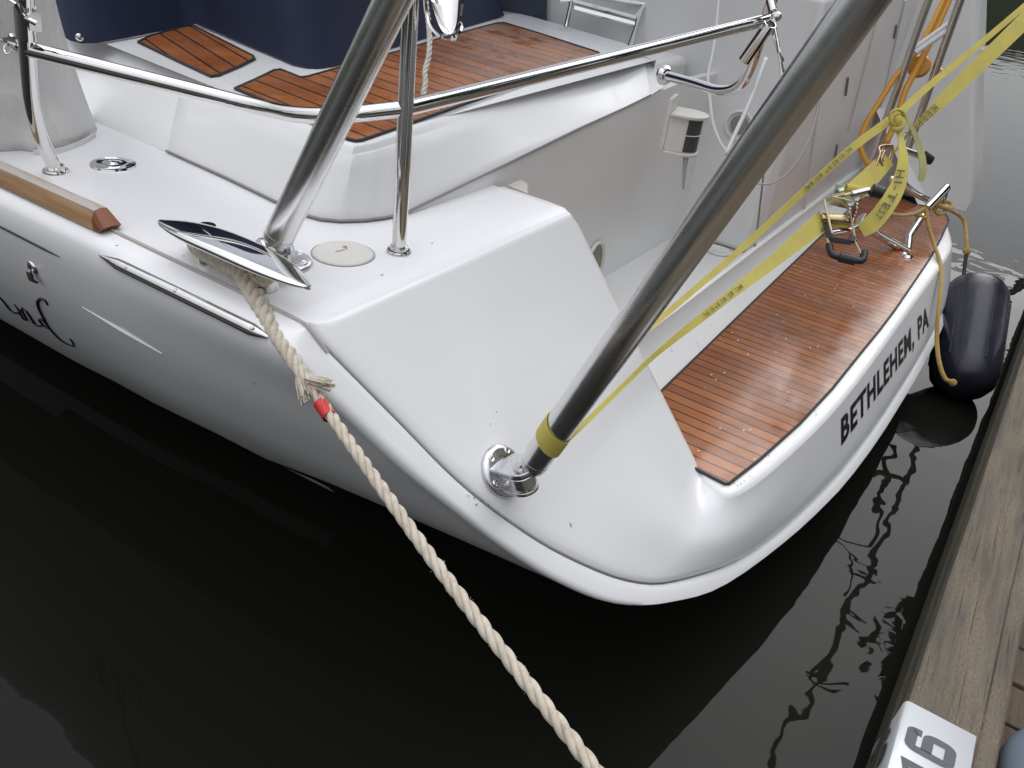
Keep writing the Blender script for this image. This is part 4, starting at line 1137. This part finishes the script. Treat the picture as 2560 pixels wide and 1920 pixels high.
# centre line of pole 2 at that pixel
pb, ptp = at(1338, 1152, d=dpc - .085), at(2157, 0, d=.90)
def on_pole(px, py):
    best = None
    for k in range(600):
        q_ = pb.lerp(ptp, -.1 + k / 500); a, b = proj(q_); e = (a - px) ** 2 + (b - py) ** 2
        if best is None or e < best[0]: best = (e, q_)
    return best[1]
wc = on_pole(1383, 1085); dp2 = (ptp - pb).normalized()
m = MB(); rows_ = []
u_ = dp2.orthogonal().normalized(); v2_ = dp2.cross(u_)
tilt = wdir(.35, .25)
for off_, rad in ((-.026, .0285), (-.026, .0302), (.026, .0302), (.026, .0285), (-.026, .0285)):
    r = []
    for k in range(32):
        a = 2 * math.pi * k / 32; q_ = (u_ * math.cos(a) + v2_ * math.sin(a)) * rad
        r.append(wc + q_ + dp2 * (off_ * .82 + q_.dot(tilt) * -.35))
    rows_.append(r)
m.grid(rows_, closeu=True); m.build('pole_wrap', WEB, strap, smooth=50)
dwc = dep(wc)
# lower run to the ratchet
def run(name, pts, wpx, Wd, mat_=WEB, th=.0025, n=10, twist=None):
    P = cr([at(a, b, d=c) for a, b, c in pts], n); K = len(P)
    m_ = MB(); W = []; wd = []
    for i, p in enumerate(P):
        t = i / (K - 1) * (len(pts) - 1); k = min(int(t), len(pts) - 2); f = t - k
        w_ = wpx[k] + (wpx[k + 1] - wpx[k]) * f; wd.append(w_ * dep(p) / FPX)
        d0, d1_ = Wd[k], Wd[k + 1]; W.append(wdir(d0[0] + (d1_[0] - d0[0]) * f, d0[1] + (d1_[1] - d0[1]) * f) + ray(1280, 960).normalized() * (d0[2] + (d1_[2] - d0[2]) * f))
    m_.ribbon(P, W, wd, th); return m_.build(name, mat_, strap, smooth=40)
run('webbing', [(1408, 1108, dwc), (1470, 1050, dwc + .05), (1560, 962, 1.72), (1640, 885, 1.90), (1740, 805, 2.10), (1850, 718, 2.30), (1950, 640, 2.48), (2060, 548, 2.66)],
    [16, 13, 12, 14, 20, 26, 34, 50], [(.6, .8, 0), (.6, .8, 0), (.6, .8, .3), (.6, .8, .6), (.6, .8, .2), (.55, .8, -.2), (.5, .85, -.1), (.6, .8, 0)])
# upper run, from behind the pole to the knot
run('webbing', [(1540, 905, 1.66), (1600, 840, 1.78), (1700, 755, 1.98), (1850, 625, 2.28), (2010, 478, 2.55), (2130, 370, 2.72), (2225, 300, 2.85)],
    [13, 14, 15, 17, 19, 20, 22], [(.6, .8, 0), (.6, .8, 0), (.6, .8, 0), (.6, .8, .2), (.5, .85, .5), (.55, .83, .2), (.6, .8, 0)])
run('webbing', [(2240, 290, 2.86), (2330, 208, 2.98), (2440, 118, 3.1), (2600, -18, 3.3)], [19, 17, 15, 14], [(.6, .8, 0)] * 4)
# wide upper run from the hook away to the upper right
run('webbing', [(2215, 410, 2.84), (2262, 345, 2.88), (2300, 305, 2.9), (2350, 258, 2.92), (2400, 208, 2.95), (2500, 112, 3.0), (2620, -6, 3.1)], [7, 10, 16, 30, 35, 38, 42], [(.6, .8, .9), (.6, .8, .7), (.6, .8, .4), (.6, .8, 0), (.6, .8, 0), (.6, .8, 0), (.6, .8, 0)])
# short piece from ratchet drum to the wire hook
run('webbing', [(2138, 478, 2.72), (2170, 448, 2.76), (2205, 412, 2.80), (2222, 398, 2.82)], [52, 50, 44, 34], [(.66, .75, 0)] * 4)
m = MB(); m.tube([at(2112, 470, d=2.70), at(2160, 478, d=2.72)], .016, 16); m.build('webbing_roll', WEB, strap)
# loose tail with printing
TLp = [(2238, 300, 2.83), (2252, 345, 2.80), (2258, 400, 2.76), (2250, 450, 2.74), (2232, 490, 2.72), (2205, 530, 2.70), (2178, 560, 2.69), (2152, 576, 2.69)]
tail = run('loose_tail', TLp, [14, 16, 26, 36, 42, 44, 44, 36], [(1, .1, 0), (1, 0, .2), (1, .1, 0), (.95, .35, 0), (.85, .5, 0), (.72, .7, 0), (.6, .8, 0), (.5, .86, 0)])
run('loose_tail', [(2262, 288, 2.85), (2285, 330, 2.84), (2302, 380, 2.83), (2308, 420, 2.82), (2302, 452, 2.82)], [8, 12, 17, 18, 16], [(1, -.4, 0), (1, -.2, 0), (1, -.1, 0), (1, 0, 0), (1, 0, 0)], mat_=yellow_web('faded_webbing', (.42, .40, .16), (.34, .33, .15)))
# knot
m = MB(); kc = at(2243, 300, d=2.80)
for k, (ph, rr) in enumerate(((0, .026), (1.1, .022), (2.2, .024))):
    P = []
    for i in range(25):
        a = 2 * math.pi * i / 24
        P.append(kc + wdir(math.cos(a) * math.cos(ph) - math.sin(a) * .5 * math.sin(ph), math.sin(a) * 1.2) * rr + ray(2243, 300).normalized() * rr * .6 * math.sin(a + ph) + wdir(0, 1) * (.01 * (k - 1)))
    m.tube(P, .0085, 10, cap=False, sq=.6)
m.tube([kc + wdir(-.3, -.5) * .02, kc, kc + wdir(.2, .8) * .03], [.014, .02, .013], 14)
m.build('knot', WEB, strap, smooth=180)
# printing on the webbing
def print_on(txt, pts, hpx, flip=False, dlift=.004, boldness=.01, hfac=.6):
    vs_, fs_ = text_mesh(txt, boldness, 1.25, 2); P = cr([at(a, b, d=c - dlift) for a, b, c in pts], 12)
    K = len(P); m_ = MB(); out_ = []
    for v in vs_:
        u = v.x if not flip else 1 - v.x; t = u * (K - 1); k = min(int(t), K - 2); p = P[k].lerp(P[k + 1], t - k)
        tg = (P[k + 1] - P[k]).normalized(); vd = ray(*proj(p)).normalized(); up_ = tg.cross(vd).normalized()
        if flip: up_ = -up_
        out_.append(p + up_ * (v.y - .5) * hpx * dep(p) / FPX)
    m_.add(out_, fs_); return m_.build('printing', INK, strap, smooth=0, fixn=False)
print_on('HI-TEST', [(2253, 425, 2.745), (2240, 472, 2.73), (2212, 520, 2.705), (2192, 545, 2.69)], 19, flip=False, dlift=.012)
print_on('KEEPER', [(2012, 474, 2.55), (2080, 414, 2.645), (2128, 371, 2.71)], 11, flip=True, dlift=.014, boldness=.0)
print_on('KEEPER', [(2268, 338, 2.88), (2305, 302, 2.90), (2342, 266, 2.92)], 18, flip=True, dlift=.016, boldness=.0)
print_on('KEEPER', [(1760, 790, 2.13), (1800, 757, 2.20), (1855, 714, 2.31)], 11, flip=True, dlift=.012, boldness=.0)
# wire hook
m = MB()
for s_ in (-1, 1):
    P = [(2188, 418, 2.80), (2200, 385, 2.80), (2206 + 8 * s_, 368, 2.81), (2226 + 3 * s_, 364, 2.82), (2230 + 2 * s_, 380, 2.83), (2222 + 4 * s_, 405, 2.83), (2212 + 6 * s_, 415, 2.81), (2204, 396, 2.80), (2212, 376, 2.80)]
    m.tube(cr([at(*p[:2], d=p[2] + .008 * s_) for p in P], 6), .0048, 10)
m.build('wire_hook', steel('copper_hook', (.62, .42, .30), .16, .5), strap, smooth=180)
# ratchet body
D0 = 2.66
def bar_(name, a, b, w_, h, mt, bev=.002, dd=(D0, D0)):
    m_ = MB(); p, q_ = at(*a, d=dd[0]), at(*b, d=dd[1]); m_.bar(p, q_, w_, h, -ray(*a)); return m_.build(name, mt, strap, smooth=30, bevel=bev)
bar_('side_plate', (2062, 505), (2082, 592), .008, .05, ZINC, dd=(2.66, 2.62))
bar_('side_plate', (2122, 515), (2140, 608), .008, .05, steel('aged_plate', (.34, .28, .2), .3, 1), dd=(2.64, 2.60))
bar_('side_plate', (2075, 498), (2142, 478), .010, .05, ZINC, dd=(2.70, 2.72))
bar_('cross_plate', (2076, 500), (2126, 512), .030, .004, ZINC)
bar_('cross_plate', (2085, 478), (2140, 486), .050, .003, steel('green_zinc', (.45, .50, .40), .22, .4), dd=(2.69, 2.71))
bar_('release_bar', (2072, 566), (2128, 576), .010, .010, steel('bronze_bar', (.5, .36, .2), .25, .6))
bar_('web_layer', (2070, 553), (2124, 560), .030, .008, WEB, dd=(2.65, 2.63))
m = MB(); m.tube([at(2054, 545, d=2.65), at(2132, 552, d=2.63)], .017, 20); m.build('drum', ZINC, strap)
for px, py in ((2118, 532), (2136, 520)):
    m = MB(); P = []
    c_ = at(px, py, d=2.60); n_ = (at(2132, 552, d=2.63) - at(2054, 545, d=2.65)).normalized(); o1 = n_.orthogonal().normalized(); o2 = n_.cross(o1)
    for k in range(48):
        a = 2 * math.pi * k / 48; rr = .030 if k % 4 < 2 else .024; P.append(c_ + (o1 * math.cos(a) + o2 * math.sin(a)) * rr)
    m.extr(P, n_ * .005); m.build('ratchet_gear', steel('gear_steel', (.45, .40, .34), .3, .6), strap, smooth=30)
m = MB()
m.tube([at(2130, 486, d=2.66), at(2172, 476, d=2.66)], .012, 12); m.build('axle', POLISH, strap)
m = MB(); m.tube([at(2178, 474, d=2.655), at(2208, 484, d=2.65)], [.022, .021], 16); m.build('grip_end', BLACKR, strap, bevel=.004)
m = MB(); P = [at(2064, 560, d=2.62), at(2076, 598, d=2.6), at(2128, 606, d=2.58), at(2134, 590, d=2.59)]
for a, b in zip(P, P[1:]): m.bar(a, b, .018, .012, -ray(2100, 590))
m.build('inner_handle', BLACKR, strap, bevel=.003)
bar_('handle_arm', (2068, 598), (2074, 622), .007, .014, ZINC, dd=(2.6, 2.58))
bar_('handle_arm', (2136, 600), (2156, 640), .006, .022, steel('aged_plate2', (.42, .36, .24), .3, .6), dd=(2.59, 2.57))
m = MB(); P = [at(2073, 612, d=2.59), at(2077, 638, d=2.57), at(2158, 655, d=2.55), at(2160, 630, d=2.57)]
m.tube(round_path(P, .02), [.0125] * len(round_path(P, .02)), 14, sq=.9); m.build('grip', BLACKR, strap, bevel=0)
m = MB(); P = [at(2098, 642, d=2.56), at(2138, 652, d=2.55)]; m.tube(P, .0165, 16); m.build('grip_sleeve', BLACKR, strap)

# ------------------------------------------------------------------ fender with its lines
fe = empty('fender', at(2450, 900, z=.15), 'dark blue cylindrical fender hanging beyond the transom lettering beside the dock', 'fender')
m = MB(); FT, FB = at(2438, 722, d=3.15), at(2425, 960, d=3.0)
ft = at(2445, 712, d=3.9); fbm = at(2410, 925, d=3.7)
axf = (fbm - ft); n_ = axf.normalized(); R0 = .146
m.lathe([(0.0, -.02), (.035, -.02), (.04, -.01), (.08, .0), (.12, .02), (.139, .055), (R0, .11), (R0, axf.length), (.136, axf.length + .06), (.105, axf.length + .10), (.05, axf.length + .13), (0, axf.length + .13)], ft, n_, 48)
FN = mat('navy_fender_vinyl', (.020, .020, .032), .16); co = coord(FN); L(FN, ramp(FN, noi(FN, co, 9, 4), [(.3, (.16,) * 3), (.7, (.38,) * 3)]), B(FN).inputs['Roughness'])
m.build('body', FN, fe, smooth=60)
m = MB(); o1 = n_.orthogonal().normalized(); o2 = n_.cross(o1)
for k in range(6):
    a = k * math.pi / 3; m.tube([ft + n_ * .1 + (o1 * math.cos(a) + o2 * math.sin(a)) * R0, ft + n_ * axf.length + (o1 * math.cos(a) + o2 * math.sin(a)) * R0], .005, 8)
m.build('rib', FN, fe)
m = MB(); m.tube([ft - n_ * .06, ft], [.02, .03], 16); m.build('eye', BLACKR, fe)
m = MB(); P = cr([at(px, py, d=d_) for px, py, d_ in ((2222, 534, 3.55), (2255, 538, 3.7), (2285, 534, 3.8), (2310, 522, 3.85), (2316, 512, 3.87), (2316, 528, 3.84), (2320, 560, 3.82), (2335, 610, 3.76), (2352, 665, 3.62), (2352, 720, 3.50), (2345, 790, 3.42), (2342, 850, 3.4), (2348, 905, 3.35), (2362, 945, 3.32), (2380, 955, 3.3))], 8)
m.tube(P, .0088, 10); P2 = [at(2382, 956, d=3.3)]; m.lathe([(0, -.015), (.014, -.01), (.016, 0), (.012, .01), (0, .014)], P2[0], (1, 0, 0), 14)
m.tube(cr([at(px, py, d=3.83) for px, py in ((2285, 534), (2300, 540), (2322, 548))], 6), .0088, 10)
tag(m.build('fender_line', YROPE, None, smooth=180), 'yellow brown line tied to the swim ladder, its knotted end dangling over the transom', 'line')
m = MB(); P = cr([at(px, py, d=d_) for px, py, d_ in ((2335, 518, 3.95), (2345, 535, 3.92), (2362, 528, 3.95), (2360, 512, 4.0), (2340, 505, 4.02), (2372, 505, 4.0), (2380, 518, 3.97), (2362, 520, 3.93), (2345, 512, 3.92), (2375, 525, 3.95), (2400, 540, 4.0), (2412, 560, 4.0), (2416, 600, 3.95), (2417, 628, 3.93))], 8)
m.tube(P, .0095, 10); m.lathe([(0, -.018), (.016, -.012), (.02, 0), (.016, .012), (0, .018)], at(2417, 628, d=3.93), (0, 0, 1), 14)
m.cur = 1; m.tube(cr([at(2416, 634, d=3.93), at(2412, 665, d=3.92), at(2408, 700, d=3.9)], 6), .009, 10)
tag(m.build('fender_lanyard', [YROPE, BLACKR], None, smooth=180), 'short lanyard with a knot dropping from the ladder to the top of the navy fender', 'lanyard')

# ------------------------------------------------------------------ dock
DZ = .45; DY = -.240
dock = empty('dock', (3, -.6, .15), 'weathered grey timber dock edge beside the stern with a rounded beam', 'dock')
m = MB(); prof = [(-.432, .30), (-.432, DZ - .006), (-.426, DZ), (-.392, DZ + .0005), (-.389, DZ - .004), (-.386, DZ + .0005), (DY - .006, DZ), (DY, DZ - .006), (DY, .29)]
def xs(): return [-2, 0] + [.4 + .25 * k for k in range(30)] + [9, 11, 14]
RW_ = []
for x_ in xs():
    dyy = .003 * noise.noise(V((x_ * 1.7, 0, 0))); RW_.append([V((x_, a - .0285 * (x_ - 1.575) + dyy + .0025 * noise.noise(V((x_ * 6, a * 20, b * 9))), b + .0025 * noise.noise(V((x_ * 5, a * 30, 3))))) for a, b in prof])
m.grid(RW_); m.build('edge_beam', DOCK, dock, smooth=40)
m = MB(); m.extr([V((-2, DY + .014 + .102, .24)), V((14, DY + .014 - .354, .24)), V((14, DY - .02 - .354, .24)), V((-2, DY - .02 + .102, .24))], (0, 0, .135)); m.build('rub_board', DOCKG, dock, smooth=30, bevel=.006)
m = MB(); m.bx(-2, 14, -2.2, -.62, .20, .285); m.build('joist', DOCKG, dock, smooth=30)
for k in range(60):
    x_ = -.3 + k * .150
    m = MB(); m.bx(x_, x_ + .138, -2.2, -.39 - .0285 * (x_ - 1.575), .29, .335 + random.uniform(-.002, .002)); m.build('deck_board', DOCKB, dock, smooth=30, bevel=.004)
for x_ in (4.2, 9.0):
    m = MB(); m.lathe([(.13, -3), (.13, .9), (.11, .95), (0, .96)], (x_ + 2.2, -.62, 0), n=28); m.build('piling', DOCKG, dock, smooth=40)
# slip number sign
sgn = empty('slip_sign', (1.4, -.3, DZ), 'white folded number plate reading 16 wrapped over the edge of the dock beam', 'sign')
c0 = at(2273, 1753, z=DZ + .004); xr = c0.x
m = MB(); zt = DZ + .0035
pf_ = [(-.382, zt), (DY - .004, zt), (DY + .004, zt - .003), (DY + .0075, zt - .012), (DY + .0085, .395), (DY + .0155, .27)]
f0 = at(2203, 1825, y=DY + .0085)
rowsS = []
for x_ in (xr - .42, xr - .2, xr): rowsS.append([V((x_, a, b)) for a, b in pf_])
m.grid(rowsS); 
pl_o = m.build('plate', SIGNW, sgn, smooth=40)
so_ = pl_o.modifiers.new('solid', 'SOLIDIFY'); so_.thickness = .0022; so_.offset = 0
def digit(ch, x0, x1, fn, nrm):
    if ch == '6': P = round_path([V((.86, .70, 0)), V((.86, .88, 0)), V((.12, .88, 0)), V((.12, .12, 0)), V((.88, .12, 0)), V((.88, .56, 0)), V((.22, .56, 0))], .16, 5)
    else: P = [V((.12, .74, 0)), V((.55, .90, 0)), V((.56, .0, 0))]
    m_ = MB(); rows_ = []
    for i, p in enumerate(P):
        a = P[max(0, i - 1)]; b = P[min(len(P) - 1, i + 1)]; t = (b - a).normalized(); n_ = V((-t.y, t.x, 0)); wx = .12 if ch == '6' else .17
        q1, q2 = p + V((n_.x * wx * (1.1 if ch == '6' else 1.3), n_.y * wx * .9, 0)), p - V((n_.x * wx * (1.1 if ch == '6' else 1.3), n_.y * wx * .9, 0))
        rows_.append([fn(x0 + (x1 - x0) * q1.x, q1.y) + nrm * .0008, fn(x0 + (x1 - x0) * q2.x, q2.y) + nrm * .0008])
    m_.grid(rows_); return m_.build('digit', SIGNK, sgn, smooth=0, fixn=False)
def topf(x_, t): return V((x_, -.353 + t * .104, zt + .0014))
UPV, SDV = V((0, 0, 1)), V((0, 1, 0))
digit('6', xr - .132, xr - .066, topf, UPV); digit('1', xr - .196, xr - .150, topf, UPV)
def sidef(x_, t): return V((x_, DY + .0105 + .0075 * (1 - t), .285 + t * .125))
digit('1', xr - .040, xr - .072, sidef, SDV); digit('6', xr - .090, xr - .146, sidef, SDV)
# unidentified grey-blue thing at the corner, built as a plain dome
m = MB(); c_ = at(2600, 1960, z=.40)
rows_ = []
for i in range(13):
    a = math.pi / 2 * i / 12; rows_.append([c_ + V((math.cos(2 * math.pi * k / 32) * .135 * math.sin(a) ** .8 * 1.1, math.sin(2 * math.pi * k / 32) * .085 * math.sin(a) ** .8, .07 * math.cos(a))) for k in range(32)])
rows_.append([V((p.x, p.y, .336)) for p in rows_[-1]])
m.grid(rows_, closeu=True)
tag(m.build('grey_blue_dome', canvas('grey_blue_plain', (.13, .16, .20)), None, smooth=180), 'smooth grey blue rounded thing of unknown kind lying on the dock boards behind the beam', 'unidentified object')

# ------------------------------------------------------------------ surroundings mirrored in water and steel
LEAF = mat('foliage', (.045, .065, .025), .7); BARK = mat('bark', (.06, .05, .04), .9)
def tree(x_, y_, h, r, seed, label):
    rnd = random.Random(seed); e = empty('tree', (x_, y_, .3), label, 'tree', 'trees on the bank behind the dock')
    m_ = MB(); m_.tube([V((x_, y_, .0)), V((x_ + .1, y_, h * .3)), V((x_ - .1, y_ + .1, h * .8))], [r * .08, r * .06, r * .02], 10)
    for k in range(9):
        a = rnd.uniform(0, 6.28); z0 = h * rnd.uniform(.25, .6); m_.tube([V((x_, y_, z0)), V((x_ + math.cos(a) * r * .4, y_ + math.sin(a) * r * .4, z0 + r * .4)), V((x_ + math.cos(a) * r * .75, y_ + math.sin(a) * r * .75, z0 + r * .6))], [r * .03, r * .02, r * .006], 6)
    m_.build('trunk', BARK, e)
    m_ = MB(); cl_ = [(V((rnd.gauss(0, r * .42), rnd.gauss(0, r * .42), h * .60 + rnd.gauss(0, h * .17))), r * rnd.uniform(.22, .42)) for _ in range(26)]
    for c_, rr in cl_:
        for _ in range(150):
            d_ = V((rnd.gauss(0, 1), rnd.gauss(0, 1), rnd.gauss(0, .8))).normalized() * rr * rnd.uniform(.5, 1.05); p = V((x_, y_, 0)) + c_ + d_
            a = V((rnd.gauss(0, 1), rnd.gauss(0, 1), rnd.gauss(0, 1))).normalized(); b = a.orthogonal(); s_ = rnd.uniform(.16, .34)
            o = len(m_.v); m_.v += [p - a * s_, p + b * s_ * .6, p + a * s_, p - b * s_ * .6]; m_.f.append((o, o + 1, o + 2, o + 3)); m_.mi.append(0)
    m_.build('crown', LEAF, e, smooth=0, fixn=False)
for i, (x_, y_, h, r, lb_) in enumerate(((13.5, -6.1, 15.5, 5.0, 'broad leafy tree nearest the dock'), (23, -7.2, 15, 5.5, 'leafy tree further along the bank behind the dock'), (7, -9.3, 15, 5, 'tall tree directly behind the dock'), (34, -7.8, 15, 5.5, 'far leafy tree on the bank beyond the others'), (-3, -13, 14, 5, 'leafy tree on the bank at the near end of the dock'))):
    tree(x_, y_, h, r, 100 + i, lb_)
m = MB(); rnd = random.Random(5); rows_ = []
for lvl in range(2):
    r = []
    for k in range(160):
        a = 2 * math.pi * k / 160; R_ = 75 + 6 * math.sin(a * 3)
        h = (5.5 + 2.5 * noise.noise(V((math.cos(a) * 9, math.sin(a) * 9, 0))) + 1.2 * noise.noise(V((math.cos(a) * 40, math.sin(a) * 40, 0)))) * lvl
        if math.cos(a) < -.2: h *= 2.1
        r.append(V((math.cos(a) * R_, math.sin(a) * R_, h)))
    rows_.append(r)
m.grid(rows_ + [[V((p.x * 1.08, p.y * 1.08, 0)) for p in rows_[0]]], closeu=True)
tag(m.build('far_shore', mat('far_foliage', (.05, .065, .035), .9), None, smooth=0), kind='structure')

def refl(px, py, X):                                      # where the mirrored sight line through a water pixel meets the plane x = X
    p = at(px, py, z=.15); k = X / p.x
    return V((X, p.y * k, -1.6 + 1.75 * k))
nb = empty('added_mast', (14, -1.6, .15), 'slender mast with stays, made up and unseen, for dark lines mirrored in the water', 'added_mast')  # unseen and made up, shaped so its reflection draws dark lines on the water
X_ = 14
m = MB(); m.tube([V((14, -1.6, .1)), V((14, -.2, 3.6)), refl(2185, 1400, X_), refl(2105, 1520, X_), refl(2040, 1690, X_), refl(1920, 1915, X_), refl(1860, 2040, X_)], .06, 12); m.build('added_spar', steel('dark_spar', (.12, .12, .12), .4, .5), nb)
m = MB(); m.tube([refl(2222, 1120, X_), refl(2195, 1290, X_), refl(2180, 1360, X_)], .05, 8); m.build('added_stay', BLACKR, nb)
for a, b, r_ in (((2085, 1322), (2182, 1362), .09), ((2072, 1335), (2110, 1400), .08), ((2105, 1400), (2190, 1432), .09), ((2110, 1405), (2096, 1500), .08), ((2092, 1540), (2142, 1572), .08), ((2015, 1685), (2095, 1705), .14), ((2015, 1700), (2080, 1745), .12)):
    m = MB(); m.tube([refl(*a, X_), refl(*b, X_)], r_ * .4, 8); m.build('added_spreader', BLACKR, nb)
# bits of leaf litter and grit on the platform, deck and wing
sp_ = MB(); rnd = random.Random(11)
LIT = mat('leaf_litter', (.12, .10, .07), .8)
def bit(p, nrm, s_):
    nrm = V(nrm).normalized(); a = nrm.orthogonal(); a.rotate(Matrix.Rotation(rnd.uniform(0, 6.28), 3, nrm)); b = nrm.cross(a)
    l, w_ = s_ * rnd.uniform(.6, 2.4), s_ * rnd.uniform(.3, .7)
    o = len(sp_.v); q_ = p + nrm * .0006
    sp_.v += [q_ - a * l, q_ + b * w_ + nrm * .0006, q_ + a * l, q_ - b * w_]; sp_.f.append((o, o + 1, o + 2, o + 3)); sp_.mi.append(0)
for _ in range(70):
    x_ = rnd.uniform(1.7, 4.4); bit(V((x_, .70 + rnd.uniform(-.035, .04), .7012)), (0, 0, 1), .0016)
for _ in range(60):
    k = rnd.random(); px = 1790 + 540 * k; py = 1225 - 545 * k - 70 * k * (1 - k) * 4 * .1
    p = at(px + rnd.uniform(0, 35), py + rnd.uniform(5, 45), z=.7012)
    if p.y > TY(p.x, .69) - .14: bit(p, (0, 0, 1), .0015)
for px, py in ((1426, 1312), (1240, 1030), (1226, 1060), (640, 960), (1185, 1245), (1170, 1240), (1205, 1250), (1190, 1262), (1222, 1262)):
    bit(onhull(px, py, .0006), TN, .0022)
for px, py in ((292, 615), (458, 640), (955, 688), (1002, 640), (1080, 608), (1100, 502), (1115, 495), (1130, 650), (440, 685), (430, 660)):
    bit(at(px, py, z=1.2505), (0, 0, 1), .0016)
sp_.build('leaf_litter', LIT, deck, smooth=0, fixn=False)['kind'] = 'stuff'
sp2 = MB(); WB_ = mat('droplets', (.8, .8, .8), .1)
for _ in range(45):
    p = V((rnd.uniform(1.75, 4.6), 0, .7045)); p.y = rnd.uniform(.26, .62); sp2.lathe([(0, .0015), (.0022, .001), (.003, 0)], p, n=6)
o_ = sp2.build('water_droplets', WB_, tko, smooth=180); o_['kind'] = 'stuff'
